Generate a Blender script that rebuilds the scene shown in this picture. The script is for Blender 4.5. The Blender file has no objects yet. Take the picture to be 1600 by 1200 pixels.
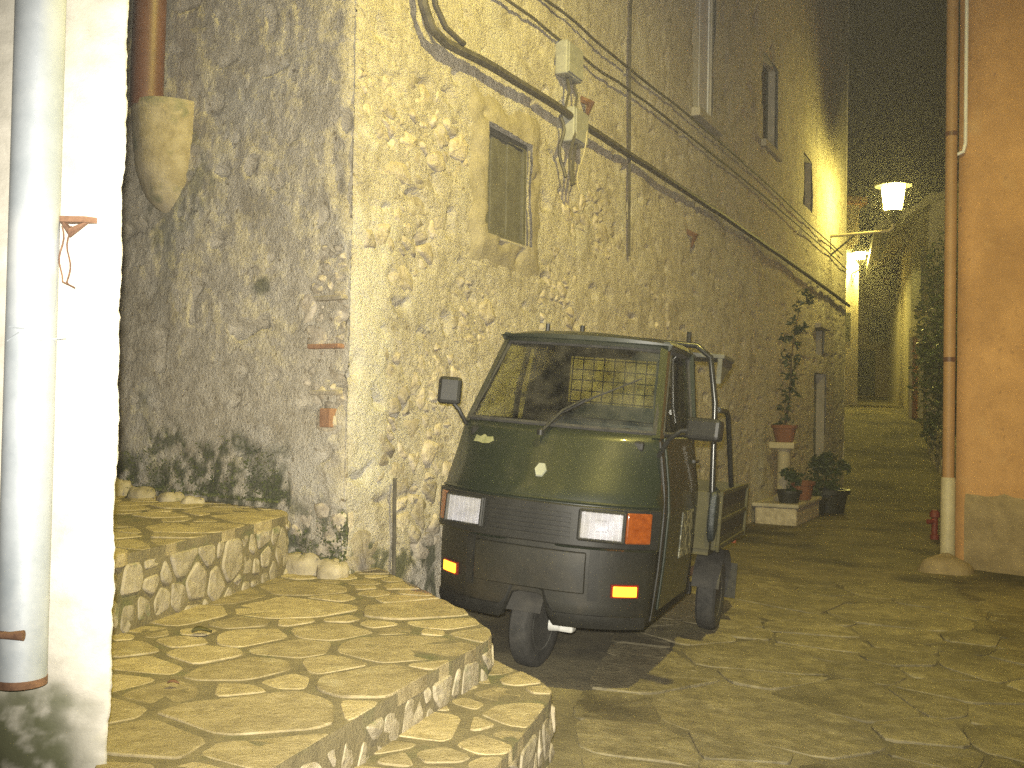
import bpy, math, random
from mathutils import Vector, Matrix, noise
R = math.radians
rng = random.Random(11)
scene = bpy.context.scene
col = scene.collection

# ------------------------------------------------------------------ camera
cam_d = bpy.data.cameras.new('camera')
cam_d.sensor_width = 36.0
cam_d.lens = 36.5
cam_d.clip_start = 0.02
cam_d.clip_end = 400
cam = bpy.data.objects.new('camera', cam_d)
col.objects.link(cam)
cam.matrix_world = (Matrix.Translation((0, 0, 1.2576)) @ Matrix.Rotation(R(90 + 1.2457), 4, 'X')
                    @ Matrix.Rotation(R(1.08), 4, 'Z'))
scene.camera = cam

# ------------------------------------------------------------------ night sky
world = bpy.data.worlds.new('World')
scene.world = world
world.use_nodes = True
wn, wl = world.node_tree.nodes, world.node_tree.links
sky = wn.new('ShaderNodeTexSky')
sky.sky_type = 'NISHITA'
sky.sun_disc = False
sky.sun_elevation = R(-6)
sky.sun_rotation = R(200)
tint = wn.new('ShaderNodeMix')
tint.data_type = 'RGBA'
tint.blend_type = 'MIX'
tint.inputs['Factor'].default_value = 0.9
tint.inputs['B'].default_value = (0.35, 0.27, 0.14, 1)      # town glow
wl.new(sky.outputs['Color'], tint.inputs['A'])
bg = wn['Background']
bg.inputs['Strength'].default_value = 0.035
wl.new(tint.outputs['Result'], bg.inputs['Color'])

# ------------------------------------------------------------------ the flash on the camera
fl_d = bpy.data.lights.new('camera_flash', 'SPOT')
fl_d.energy = 2000
fl_d.color = (1.0, 0.94, 0.80)
fl_d.spot_size = R(78)
fl_d.spot_blend = 0.9
fl_d.shadow_soft_size = 0.015
fl = bpy.data.objects.new('camera_flash', fl_d)
col.objects.link(fl)
fl.matrix_world = Matrix.Translation((-0.015, 0.0, 1.31)) @ Matrix.Rotation(R(-4), 4, 'Z') @ Matrix.Rotation(R(92), 4, 'X')

vs = scene.view_settings
vs.view_transform = 'Standard'
vs.look = 'None'
vs.exposure = 0.0
vs.gamma = 1.0
vs.use_curve_mapping = False
scene.render.engine = 'CYCLES'
scene.cycles.use_denoising = False
scene.cycles.sampling_pattern = 'TABULATED_SOBOL'
scene.cycles.max_bounces = 6
scene.cycles.transparent_max_bounces = 12
scene.cycles.sample_clamp_indirect = 3.0

LAMP_POS = Vector((1.50, 3.40, 5.45))     # near lantern, just out of the picture
LAMP_STRENGTH = 1650     # watts
FAR_STRENGTH = 800

# ------------------------------------------------------------------ materials
MATS = {}
def newmat(name):
    m = bpy.data.materials.new(name)
    m.use_nodes = True
    n, l = m.node_tree.nodes, m.node_tree.links
    return m, n, l, n['Principled BSDF']

def mat(name, c1, c2=None, scale=6.0, rough=0.8, bump=0.0, bscale=None, metal=0.0, rnd=0.0, coat=0.0,
        detail=6.0, contrast=(0.35, 0.65), spots=None, spec=None):
    """noise-mottled surface; spots = (colour, scale, lo, hi) adds a third colour in blotches"""
    if name in MATS: return MATS[name]
    m, n, l, b = newmat(name)
    c2 = c2 or c1
    tc = n.new('ShaderNodeTexCoord')
    oi = n.new('ShaderNodeObjectInfo')
    off = n.new('ShaderNodeVectorMath'); off.operation = 'MULTIPLY_ADD'
    cmb = n.new('ShaderNodeCombineXYZ')
    mm = n.new('ShaderNodeMath'); mm.operation = 'MULTIPLY'; mm.inputs[1].default_value = 40.0 if rnd else 0.0
    l.new(oi.outputs['Random'], mm.inputs[0])
    l.new(mm.outputs[0], cmb.inputs[0]); l.new(mm.outputs[0], cmb.inputs[1])
    l.new(tc.outputs['Object'], off.inputs[0]); off.inputs[1].default_value = (1, 1, 1)
    l.new(cmb.outputs[0], off.inputs[2])
    nz = n.new('ShaderNodeTexNoise'); nz.inputs['Scale'].default_value = scale
    nz.inputs['Detail'].default_value = detail; nz.inputs['Roughness'].default_value = 0.65
    l.new(off.outputs[0], nz.inputs['Vector'])
    rp = n.new('ShaderNodeValToRGB')
    rp.color_ramp.elements[0].position, rp.color_ramp.elements[1].position = contrast
    rp.color_ramp.elements[0].color = (*c1, 1); rp.color_ramp.elements[1].color = (*c2, 1)
    l.new(nz.outputs['Fac'], rp.inputs[0])
    out = rp.outputs[0]
    for sp in (spots or []):
        nz2 = n.new('ShaderNodeTexNoise'); nz2.inputs['Scale'].default_value = sp[1]
        nz2.inputs['Detail'].default_value = 5; nz2.inputs['Roughness'].default_value = 0.6
        o2 = n.new('ShaderNodeVectorMath'); o2.operation = 'ADD'; o2.inputs[1].default_value = (sp[1] * 3.1, 7.7, sp[2] * 90)
        l.new(off.outputs[0], o2.inputs[0]); l.new(o2.outputs[0], nz2.inputs['Vector'])
        mr = n.new('ShaderNodeMapRange'); mr.inputs['From Min'].default_value = sp[2]; mr.inputs['From Max'].default_value = sp[3]
        l.new(nz2.outputs['Fac'], mr.inputs['Value'])
        mx = n.new('ShaderNodeMix'); mx.data_type = 'RGBA'
        l.new(mr.outputs[0], mx.inputs['Factor']); l.new(out, mx.inputs['A']); mx.inputs['B'].default_value = (*sp[0], 1)
        out = mx.outputs['Result']
    if rnd:
        hs = n.new('ShaderNodeHueSaturation')
        mr = n.new('ShaderNodeMapRange'); mr.inputs['To Min'].default_value = 1 - rnd; mr.inputs['To Max'].default_value = 1 + rnd
        l.new(oi.outputs['Random'], mr.inputs['Value']); l.new(mr.outputs[0], hs.inputs['Value'])
        l.new(out, hs.inputs['Color']); out = hs.outputs[0]
    l.new(out, b.inputs['Base Color'])
    b.inputs['Roughness'].default_value = rough
    b.inputs['Metallic'].default_value = metal
    if spec is not None: b.inputs['Specular IOR Level'].default_value = spec
    if coat: b.inputs['Coat Weight'].default_value = coat; b.inputs['Coat Roughness'].default_value = 0.08
    if bump:
        nb = n.new('ShaderNodeTexNoise'); nb.inputs['Scale'].default_value = bscale or scale * 5
        nb.inputs['Detail'].default_value = 8; nb.inputs['Roughness'].default_value = 0.7
        l.new(off.outputs[0], nb.inputs['Vector'])
        bp = n.new('ShaderNodeBump'); bp.inputs['Strength'].default_value = min(1.0, bump); bp.inputs['Distance'].default_value = 0.02
        l.new(nb.outputs['Fac'], bp.inputs['Height']); l.new(bp.outputs[0], b.inputs['Normal'])
    MATS[name] = m
    return m

def emit(name, c, strength):
    if name in MATS: return MATS[name]
    m, n, l, b = newmat(name)
    b.inputs['Base Color'].default_value = (*c, 1)
    b.inputs['Emission Color'].default_value = (*c, 1)
    b.inputs['Emission Strength'].default_value = strength
    b.inputs['Roughness'].default_value = 0.3
    MATS[name] = m
    return m

def glass(name, tintc=(0.9, 0.93, 0.88), gloss=0.10, rough=0.02, dirt=0.05):
    if name in MATS: return MATS[name]
    m, n, l, b = newmat(name)
    n.remove(b)
    o = n['Material Output']
    tr = n.new('ShaderNodeBsdfTransparent'); tr.inputs[0].default_value = (*tintc, 1)
    gl = n.new('ShaderNodeBsdfGlossy'); gl.inputs['Roughness'].default_value = rough
    df = n.new('ShaderNodeBsdfDiffuse'); df.inputs[0].default_value = (0.45, 0.43, 0.36, 1)
    fr = n.new('ShaderNodeFresnel'); fr.inputs[0].default_value = 1.45
    mx = n.new('ShaderNodeMixShader'); m2 = n.new('ShaderNodeMixShader')
    tc = n.new('ShaderNodeTexCoord'); nz = n.new('ShaderNodeTexNoise'); nz.inputs['Scale'].default_value = 9
    nz.inputs['Detail'].default_value = 6
    l.new(tc.outputs['Object'], nz.inputs['Vector'])
    mr = n.new('ShaderNodeMapRange'); mr.inputs['From Min'].default_value = 0.35; mr.inputs['From Max'].default_value = 0.8
    mr.inputs['To Max'].default_value = dirt * 2
    l.new(nz.outputs['Fac'], mr.inputs['Value'])
    l.new(fr.outputs[0], mx.inputs[0]); l.new(tr.outputs[0], mx.inputs[1]); l.new(gl.outputs[0], mx.inputs[2])
    l.new(mr.outputs[0], m2.inputs[0]); l.new(mx.outputs[0], m2.inputs[1]); l.new(df.outputs[0], m2.inputs[2])
    l.new(m2.outputs[0], o.inputs[0])
    MATS[name] = m
    return m

def frosted(name):
    m, n, l, b = newmat(name)
    n.remove(b)
    tr = n.new('ShaderNodeBsdfTransparent'); tl = n.new('ShaderNodeBsdfTranslucent'); tl.inputs[0].default_value = (.9, .88, .8, 1)
    mx = n.new('ShaderNodeMixShader'); mx.inputs[0].default_value = .5
    l.new(tr.outputs[0], mx.inputs[1]); l.new(tl.outputs[0], mx.inputs[2]); l.new(mx.outputs[0], n['Material Output'].inputs[0])
    return m

# ------------------------------------------------------------------ mesh helpers
class MB:
    def __init__(s): s.v, s.f = [], []
    def quad(s, a, b, c, d):
        i = len(s.v); s.v += [a, b, c, d]; s.f.append((i, i + 1, i + 2, i + 3)); return s
    def box(s, c, d, rot=None):
        i = len(s.v)
        for z in (-1, 1):
            for x, y in ((-1, -1), (1, -1), (1, 1), (-1, 1)):
                p = Vector((x * d[0] / 2, y * d[1] / 2, z * d[2] / 2))
                if rot is not None: p = rot @ p
                s.v.append(tuple(p + Vector(c)))
        for q in ((3, 2, 1, 0), (4, 5, 6, 7), (0, 1, 5, 4), (1, 2, 6, 5), (2, 3, 7, 6), (3, 0, 4, 7)):
            s.f.append(tuple(i + k for k in q))
        return s
    def prism(s, poly, z0, z1):
        """poly: list of (x,y) ccw; z0,z1 numbers or functions of (x,y)"""
        i, n = len(s.v), len(poly)
        g0 = z0 if callable(z0) else (lambda x, y: z0)
        g1 = z1 if callable(z1) else (lambda x, y: z1)
        s.v += [(x, y, g0(x, y)) for x, y in poly] + [(x, y, g1(x, y)) for x, y in poly]
        s.f.append(tuple(i + k for k in reversed(range(n)))); s.f.append(tuple(i + n + k for k in range(n)))
        for k in range(n):
            k2 = (k + 1) % n
            s.f.append((i + k, i + k2, i + n + k2, i + n + k))
        return s
    def tube(s, pts, r, seg=8, cap=True):
        pts = [Vector(p) for p in pts]
        rad = r if isinstance(r, (list, tuple)) else [r] * len(pts)
        i0 = len(s.v); up = None
        for k, p in enumerate(pts):
            t = ((pts[min(k + 1, len(pts) - 1)] - p).normalized() + (p - pts[max(k - 1, 0)]).normalized())
            if t.length < 1e-6: t = Vector((0, 0, 1))
            t.normalize()
            if up is None:
                up = Vector((0, 0, 1)) if abs(t.z) < 0.9 else Vector((1, 0, 0))
            a = t.cross(up)
            if a.length < 1e-4: a = t.cross(Vector((0.3, 1, 0.2)))
            a.normalize(); b = a.cross(t).normalized(); up = b
            for j in range(seg):
                an = 2 * math.pi * j / seg
                s.v.append(tuple(p + (a * math.cos(an) + b * math.sin(an)) * rad[k]))
        for k in range(len(pts) - 1):
            for j in range(seg):
                j2 = (j + 1) % seg
                s.f.append((i0 + k * seg + j, i0 + k * seg + j2, i0 + (k + 1) * seg + j2, i0 + (k + 1) * seg + j))
        if cap:
            s.f.append(tuple(i0 + j for j in reversed(range(seg))))
            s.f.append(tuple(i0 + (len(pts) - 1) * seg + j for j in range(seg)))
        return s
    def lathe(s, prof, seg=20, M=None):
        """prof: list of (r,z) from bottom to top"""
        i0 = len(s.v)
        for r, z in prof:
            for j in range(seg):
                an = 2 * math.pi * j / seg
                p = Vector((r * math.cos(an), r * math.sin(an), z))
                s.v.append(tuple(M @ p if M is not None else p))
        for k in range(len(prof) - 1):
            for j in range(seg):
                j2 = (j + 1) % seg
                s.f.append((i0 + k * seg + j, i0 + k * seg + j2, i0 + (k + 1) * seg + j2, i0 + (k + 1) * seg + j))
        s.f.append(tuple(i0 + j for j in reversed(range(seg))))
        s.f.append(tuple(i0 + (len(prof) - 1) * seg + j for j in range(seg)))
        return s
    def grid(s, fn, us, vs_, skip=None, flip=False):
        i0 = len(s.v); nu, nv = len(us), len(vs_)
        for v in vs_:
            for u in us: s.v.append(tuple(fn(u, v)))
        for b in range(nv - 1):
            for a in range(nu - 1):
                if skip and skip((us[a] + us[a + 1]) / 2, (vs_[b] + vs_[b + 1]) / 2): continue
                q = (i0 + b * nu + a, i0 + b * nu + a + 1, i0 + (b + 1) * nu + a + 1, i0 + (b + 1) * nu + a)
                s.f.append(q[::-1] if flip else q)
        return s
    def solid(s, fo, fi, us, vs_):
        """closed slab between an outer and an inner sheet"""
        i0 = len(s.v); nu, nv = len(us), len(vs_); N = nu * nv
        for fn in (fo, fi):
            for v in vs_:
                for u in us: s.v.append(tuple(fn(u, v)))
        for b in range(nv - 1):
            for a in range(nu - 1):
                q = (i0 + b * nu + a, i0 + b * nu + a + 1, i0 + (b + 1) * nu + a + 1, i0 + (b + 1) * nu + a)
                s.f.append(q); s.f.append(tuple(N + k for k in q[::-1]))
        rim = ([a for a in range(nu)] + [b * nu + nu - 1 for b in range(1, nv)] +
               [(nv - 1) * nu + a for a in range(nu - 2, -1, -1)] + [b * nu for b in range(nv - 2, 0, -1)])
        for k in range(len(rim)):
            p, q = i0 + rim[k], i0 + rim[(k + 1) % len(rim)]
            s.f.append((q, p, p + N, q + N))
        return s
    def mesh(s, name, m, smooth=None):
        me = bpy.data.meshes.new(name)
        me.from_pydata(s.v, [], s.f); me.update()
        if m: me.materials.append(m)
        if smooth is not None:
            me.polygons.foreach_set('use_smooth', [True] * len(me.polygons))
            if smooth > 0: me.set_sharp_from_angle(angle=R(smooth))
        return me
    def build(s, name, m, parent=None, smooth=None, bevel=0, label=None):
        o = bpy.data.objects.new(name, s.mesh(name, m, smooth)); col.objects.link(o)
        if parent: o.parent = parent
        if bevel:
            bv = o.modifiers.new('bevel', 'BEVEL'); bv.width = bevel; bv.segments = 2; bv.limit_method = 'ANGLE'; bv.angle_limit = R(35)
        if label: o['label'] = label
        return o

def lin(a, b, n): return [a + (b - a) * k / (n - 1) for k in range(n)]
def sm(a, b, x):
    t = max(0.0, min(1.0, (x - a) / (b - a))); return t * t * (3 - 2 * t)
def nz(x, y, z=0.0): return noise.noise(Vector((x, y, z)))
def fr(x, y, z=0.0, o=4): return noise.fractal(Vector((x, y, z)), 1.0, 2.0, o)

def tag(o, label=None, cat=None, group=None, kind=None):
    if label: o['label'] = label
    if cat: o['category'] = cat
    if group: o['group'] = group
    if kind: o['kind'] = kind
    return o
def thing(name, label, cat, loc=(0, 0, 0), group=None):
    o = bpy.data.objects.new(name, None); o.empty_display_size = 0.1; col.objects.link(o)
    o.location = loc
    return tag(o, label, cat, group)
def copy_tree(o, parent=None):
    c = o.copy(); col.objects.link(c); c.parent = parent
    for ch in list(o.children): copy_tree(ch, c)
    return c

def clip(poly, p, n):
    """keep the side of the line through p where (q-p).n < 0"""
    out = []
    for k in range(len(poly)):
        a, b = poly[k], poly[(k + 1) % len(poly)]
        da = (a[0] - p[0]) * n[0] + (a[1] - p[1]) * n[1]; db = (b[0] - p[0]) * n[0] + (b[1] - p[1]) * n[1]
        if da <= 0: out.append(a)
        if (da < 0 < db) or (db < 0 < da):
            t = da / (da - db); out.append((a[0] + (b[0] - a[0]) * t, a[1] + (b[1] - a[1]) * t))
    return out
def area(p): return 0.5 * sum(p[k][0] * p[(k + 1) % len(p)][1] - p[(k + 1) % len(p)][0] * p[k][1] for k in range(len(p)))
def inside(poly, x, y):
    c = False
    for k in range(len(poly)):
        (x1, y1), (x2, y2) = poly[k], poly[k - 1]
        if (y1 > y) != (y2 > y) and x < (x2 - x1) * (y - y1) / (y2 - y1) + x1: c = not c
    return c
def cells(region, size, gap, seed, sx=1.0, vary=0.5, edge_gap=0.0):
    """Irregular stones filling a convex region: shrunk Voronoi cells with their corners rounded off."""
    r = random.Random(seed)
    xs = [p[0] for p in region]; ys = [p[1] for p in region]
    pts = []
    for _ in range(6000):
        x, y = r.uniform(min(xs), max(xs)), r.uniform(min(ys), max(ys))
        if not inside(region, x, y): continue
        rad = size * r.uniform(1 - vary, 1 + vary * 0.6)
        if all(((x - q[0]) / sx) ** 2 + (y - q[1]) ** 2 > ((rad + q[2]) / 2) ** 2 for q in pts): pts.append((x, y, rad))
    out = []
    cen = (sum(xs) / len(xs), sum(ys) / len(ys))
    for i, (x, y, ra) in enumerate(pts):
        poly = list(region)
        for j, (u, v, rb) in enumerate(pts):
            if i == j or abs(u - x) > size * 4 * sx or abs(v - y) > size * 4: continue
            nx, ny = u - x, v - y; L = math.hypot(nx, ny); nx /= L; ny /= L
            w = ra / (ra + rb)
            g = gap * r.uniform(0.5, 1.5) / 2
            poly = clip(poly, (x + nx * (L * w - g), y + ny * (L * w - g)), (nx, ny))
            if len(poly) < 3: break
        if len(poly) < 3 or abs(area(poly)) < size * size * 0.06: continue
        if area(poly) < 0: poly.reverse()
        for _ in range(2):           # round corners
            q = []
            for k in range(len(poly)):
                a, b = poly[k], poly[(k + 1) % len(poly)]
                L = math.hypot(b[0] - a[0], b[1] - a[1])
                if L < size * 0.10: q.append(((a[0] + b[0]) / 2, (a[1] + b[1]) / 2)); continue
                t = 0.13
                q.append((a[0] + (b[0] - a[0]) * t, a[1] + (b[1] - a[1]) * t)); q.append((a[0] + (b[0] - a[0]) * (1 - t), a[1] + (b[1] - a[1]) * (1 - t)))
            poly = q
        c = (sum(p[0] for p in poly) / len(poly), sum(p[1] for p in poly) / len(poly))
        poly = [(p[0] + (p[0] - c[0]) * 0.08 * nz(p[0] * 9, p[1] * 9, seed), p[1] + (p[1] - c[1]) * 0.08 * nz(p[0] * 9, p[1] * 9, seed + 5)) for p in poly]
        out.append((c, poly))
    return out
def stone_mesh(poly, c, fn, h0, h1, bev, seed, rough=0.006, dome=0.0):
    """a stone with worn edges: fn(x,y,h) maps plan coordinates and height to space"""
    m = MB(); n = len(poly)
    def ring(k, h, jit):
        return [fn(c[0] + (p[0] - c[0]) * k, c[1] + (p[1] - c[1]) * k, h + jit * nz(p[0] * 14, p[1] * 14, seed)) for p in poly]
    sz = math.sqrt(abs(area(poly)))
    kb = 1 - bev / sz * 1.6
    m.v += ring(1, h0, 0) + ring(1, h1 - bev, rough) + ring(kb, h1, rough) + ring(kb * 0.5, h1 + dome, rough * 1.5)
    m.v.append(fn(c[0], c[1], h1 + dome * 1.2 + rough * nz(c[0] * 14, c[1] * 14, seed)))
    for b in range(3):
        for k in range(n):
            k2 = (k + 1) % n
            m.f.append((b * n + k, b * n + k2, (b + 1) * n + k2, (b + 1) * n + k))
    for k in range(n): m.f.append((3 * n + k, 3 * n + (k + 1) % n, 4 * n))
    return m

def foliage(center, rad, count, size, seed, shape=None):
    r = random.Random(seed); m = MB()
    clumps = [Vector((r.gauss(0, .5), r.gauss(0, .5), r.gauss(0, .5))) for _ in range(max(4, count // 60))]
    for _ in range(count):
        cl = r.choice(clumps)
        d = cl + Vector((r.gauss(0, .2), r.gauss(0, .2), r.gauss(0, .2)))
        if d.length > 1.1: d = d.normalized() * r.uniform(.7, 1.05)
        p = Vector((center[0] + d.x * rad[0], center[1] + d.y * rad[1], center[2] + d.z * rad[2]))
        L = size * r.uniform(.6, 1.4); W = L * r.uniform(.35, .55)
        a = Vector((r.gauss(0, 1), r.gauss(0, 1), r.gauss(0, .7))).normalized()
        b = a.cross(Vector((r.gauss(0, 1), r.gauss(0, 1), r.gauss(0, 1)))).normalized()
        n_ = a.cross(b) * L * .12
        m.v += [tuple(p - a * L / 2), tuple(p + b * W / 2 + n_), tuple(p + a * L / 2), tuple(p - b * W / 2 + n_)]
        i = len(m.v) - 4; m.f.append((i, i + 1, i + 2)); m.f.append((i, i + 2, i + 3))
    return m

# ------------------------------------------------------------------ material set
M_PLASTER = mat('old_plaster', (0.47, 0.415, 0.305), (0.70, 0.635, 0.50), scale=11, rough=.95, bump=1.0, bscale=48, contrast=(.32, .60),
                spots=[((0.33, 0.285, 0.20), 2.6, .54, .76), ((0.70, 0.66, 0.56), 1.6, .52, .72), ((0.24, 0.19, 0.12), 30, .60, .70), ((0.78, 0.74, 0.64), 45, .60, .72)])
M_RUBBLE = mat('rubble_stone', (0.34, 0.29, 0.21), (0.54, 0.48, 0.37), scale=16, rough=.95, bump=.9, bscale=50, rnd=.28)
M_CEMENT = mat('cement_render', (0.36, 0.33, 0.26), (0.48, 0.44, 0.36), scale=6, rough=.95, bump=.5, bscale=50)
M_FLAG = mat('flagstone', (0.28, 0.23, 0.125), (0.42, 0.35, 0.20), scale=14, rough=.85, bump=.7, bscale=45, rnd=.20,
             spots=[((0.20, 0.165, 0.095), 4, .52, .75), ((0.48, 0.42, 0.27), 7, .60, .76), ((0.19, 0.155, 0.085), 40, .62, .72)])
M_RISER = mat('riser_stone', (0.25, 0.215, 0.14), (0.40, 0.35, 0.25), scale=11, rough=.9, bump=.6, bscale=50, rnd=.15,
              spots=[((0.16, 0.17, 0.08), 8, .6, .72)])
M_MORTAR = mat('mortar', (0.15, 0.127, 0.07), (0.225, 0.19, 0.105), scale=12, rough=1.0, bump=.7, bscale=70,
               spots=[((0.13, 0.135, 0.06), 5, .55, .72)])
M_GROUND = mat('street_dirt', (0.125, 0.108, 0.063), (0.22, 0.19, 0.11), scale=3.0, rough=.95, bump=.6, bscale=40, spots=[((0.06, 0.052, 0.034), 1.1, .46, .64), ((0.22, 0.19, 0.12), 2.4, .60, .74)])
M_PAVE = mat('street_stone', (0.12, 0.103, 0.06), (0.22, 0.19, 0.112), scale=12, rough=.8, bump=.9, bscale=28, rnd=.22, spots=[((0.085, 0.073, 0.045), 1.3, .48, .66), ((0.26, 0.23, 0.145), 2.9, .60, .74)])
M_WHITEWALL = mat('white_plaster', (0.62, 0.59, 0.53), (0.80, 0.77, 0.71), scale=9, rough=.9, bump=.35, bscale=45)
M_GALV = mat('galvanised', (0.30, 0.335, 0.375), (0.42, 0.455, 0.50), scale=7, rough=.55, metal=.1, bump=.05, spots=[((0.50, 0.53, 0.56), 4, .55, .7)])
M_RUST = mat('rust', (0.10, 0.05, 0.03), (0.22, 0.12, 0.07), scale=30, rough=.9, bump=.4, bscale=90)
M_BROWNPIPE = mat('brown_pipe', (0.075, 0.03, 0.02), (0.11, 0.047, 0.03), scale=9, rough=.5)
M_CABLE = mat('cable_sheath', (0.05, 0.045, 0.035), (0.10, 0.09, 0.07), scale=12, rough=.6)
M_GREYBOX = mat('grey_plastic', (0.24, 0.24, 0.22), (0.32, 0.32, 0.29), scale=14, rough=.6)
M_DARKWOOD = mat('dark_shutter', (0.05, 0.05, 0.04), (0.09, 0.088, 0.07), scale=10, rough=.7, bump=.2)
M_PLANK = mat('grey_plank', (0.085, 0.08, 0.058), (0.13, 0.123, 0.09), scale=9, rough=.9, bump=.4)
M_WHITEWOOD = mat('white_shutter', (0.62, 0.62, 0.60), (0.74, 0.74, 0.72), scale=10, rough=.6)
M_GREYDOOR = mat('grey_door', (0.20, 0.21, 0.20), (0.28, 0.29, 0.27), scale=10, rough=.6)
M_ORANGE = mat('orange_plaster', (0.40, 0.225, 0.10), (0.51, 0.295, 0.135), scale=3.2, rough=.9, bump=.25, bscale=60,
               spots=[((0.30, 0.165, 0.075), .9, .48, .72), ((0.48, 0.30, 0.15), 2.2, .6, .75), ((0.28, 0.16, 0.08), 14, .62, .74)])
M_PLINTH = mat('grey_plinth', (0.20, 0.155, 0.09), (0.30, 0.235, 0.14), scale=6, rough=.95, bump=.6)
M_CREAM = mat('cream_paint', (0.34, 0.30, 0.20), (0.44, 0.39, 0.27), scale=9, rough=.6)
M_FARWALL = mat('far_plaster', (0.38, 0.33, 0.23), (0.52, 0.46, 0.33), scale=1.6, rough=.95, bump=.3, bscale=12)
M_REDDOOR = mat('red_paint', (0.28, 0.035, 0.025), (0.34, 0.05, 0.035), scale=9, rough=.5)
M_TILE = mat('roof_tile', (0.24, 0.12, 0.07), (0.36, 0.2, 0.12), scale=8, rough=.9)
M_TERRA = mat('terracotta', (0.14, 0.055, 0.03), (0.21, 0.085, 0.045), scale=9, rough=.85)
M_LEAF = mat('leaf', (0.025, 0.038, 0.016), (0.05, 0.066, 0.026), scale=14, rough=.55)
M_LEAFDARK = mat('dark_leaf', (0.025, 0.04, 0.018), (0.055, 0.08, 0.03), scale=14, rough=.5)
M_BARK = mat('bark', (0.06, 0.045, 0.03), (0.12, 0.09, 0.06), scale=16, rough=.95, bump=.5)
M_MOSS = mat('moss', (0.035, 0.045, 0.015), (0.09, 0.10, 0.04), scale=18, rough=1.0)
M_BRICK = mat('old_brick', (0.21, 0.11, 0.065), (0.32, 0.18, 0.105), scale=20, rough=.95, bump=.5)
M_IRON = mat('lamp_iron', (0.03, 0.03, 0.028), (0.05, 0.05, 0.045), scale=20, rough=.5, metal=.4)
M_PANE = glass('lantern_glass', (.97, .95, .9), dirt=.02)
M_FROST = frosted('frosted_pane')
# truck
M_GREEN = mat('green_paint', (0.008, 0.0125, 0.0065), (0.013, 0.018, 0.0095), scale=5, rough=.45, coat=.4, bump=.02, bscale=30,
              spots=[((0.032, 0.034, 0.022), 6, .56, .80), ((0.05, 0.048, 0.034), 60, .66, .74)])
M_LOWER = mat('dark_lower_paint', (0.006, 0.006, 0.004), (0.011, 0.0105, 0.006), scale=7, rough=.55, bump=.05, spots=[((0.03, 0.024, 0.013), 4, .50, .78), ((0.04, 0.036, 0.022), 70, .64, .72)])
M_BLACKPL = mat('black_plastic', (0.010, 0.010, 0.009), (0.016, 0.016, 0.014), scale=16, rough=.5, spec=.35, bump=.05, bscale=200)
M_RUBBER = mat('tyre_rubber', (0.018, 0.018, 0.017), (0.042, 0.04, 0.036), scale=20, rough=.85, bump=.3)
M_UNDER = mat('chassis_black', (0.018, 0.017, 0.015), (0.04, 0.037, 0.03), scale=14, rough=.8)
M_RIM = mat('wheel_rim', (0.11, 0.11, 0.10), (0.19, 0.19, 0.175), scale=20, rough=.5, metal=.3)
M_HUB = mat('pale_hub', (0.42, 0.42, 0.40), (0.52, 0.52, 0.5), scale=20, rough=.5)
M_SCREEN = glass('windscreen_glass', (.80, .84, .76), dirt=.05)
M_CHROME = mat('lamp_reflector', (0.46, 0.46, 0.48), (0.66, 0.66, 0.68), scale=14, rough=.35, metal=.0, bump=.5, bscale=24)
M_LENS = glass('lamp_lens', (.93, .93, .95), dirt=.14)
M_AMBER = mat('amber_lens', (0.15, 0.032, 0.004), (0.24, 0.06, 0.008), scale=40, rough=.25, coat=.5)
M_REFLECTOR_GLOW = emit('amber_reflector_glow', (1.0, 0.24, 0.012), 7.0)  # emission stands in for flash light sent back by the reflectors
M_SEAT = mat('seat_vinyl', (0.03, 0.035, 0.04), (0.05, 0.055, 0.06), scale=12, rough=.5)
M_BAG = mat('grey_bag', (0.20, 0.24, 0.23), (0.30, 0.34, 0.32), scale=10, rough=.7, bump=.4)
M_BEDBOARD = mat('bed_board', (0.045, 0.042, 0.022), (0.07, 0.064, 0.036), scale=7, rough=.8, bump=.15, spec=.2)
M_TARP = mat('blue_tarp', (0.009, 0.013, 0.014), (0.018, 0.024, 0.025), scale=9, rough=.45, bump=.5, bscale=18)
M_BADGE = mat('pale_badge', (0.24, 0.25, 0.20), (0.3, 0.31, 0.25), scale=20, rough=.4)
M_BRIGHTBAR = mat('steel_tube', (0.03, 0.03, 0.028), (0.05, 0.05, 0.045), scale=14, rough=.25, metal=.6)

_n, _l = M_PLASTER.node_tree.nodes, M_PLASTER.node_tree.links
_b = _n['Principled BSDF']; _src = _b.inputs['Base Color'].links[0].from_socket
for _nm, _c in (('limewash', (0.80, 0.76, 0.64)), ('growth', (0.07, 0.082, 0.034))):
    _a = _n.new('ShaderNodeAttribute'); _a.attribute_name = _nm
    _mx = _n.new('ShaderNodeMix'); _mx.data_type = 'RGBA'; _mx.inputs['B'].default_value = (*_c, 1)
    _ml = _n.new('ShaderNodeMath'); _ml.operation = 'MULTIPLY'; _ml.inputs[1].default_value = .85
    _l.new(_a.outputs['Fac'], _ml.inputs[0]); _l.new(_ml.outputs[0], _mx.inputs['Factor']); _l.new(_src, _mx.inputs['A']); _src = _mx.outputs['Result']
_l.new(_src, _b.inputs['Base Color'])
next(q for q in _n if q.type == 'BUMP').inputs['Distance'].default_value = .045

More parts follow.
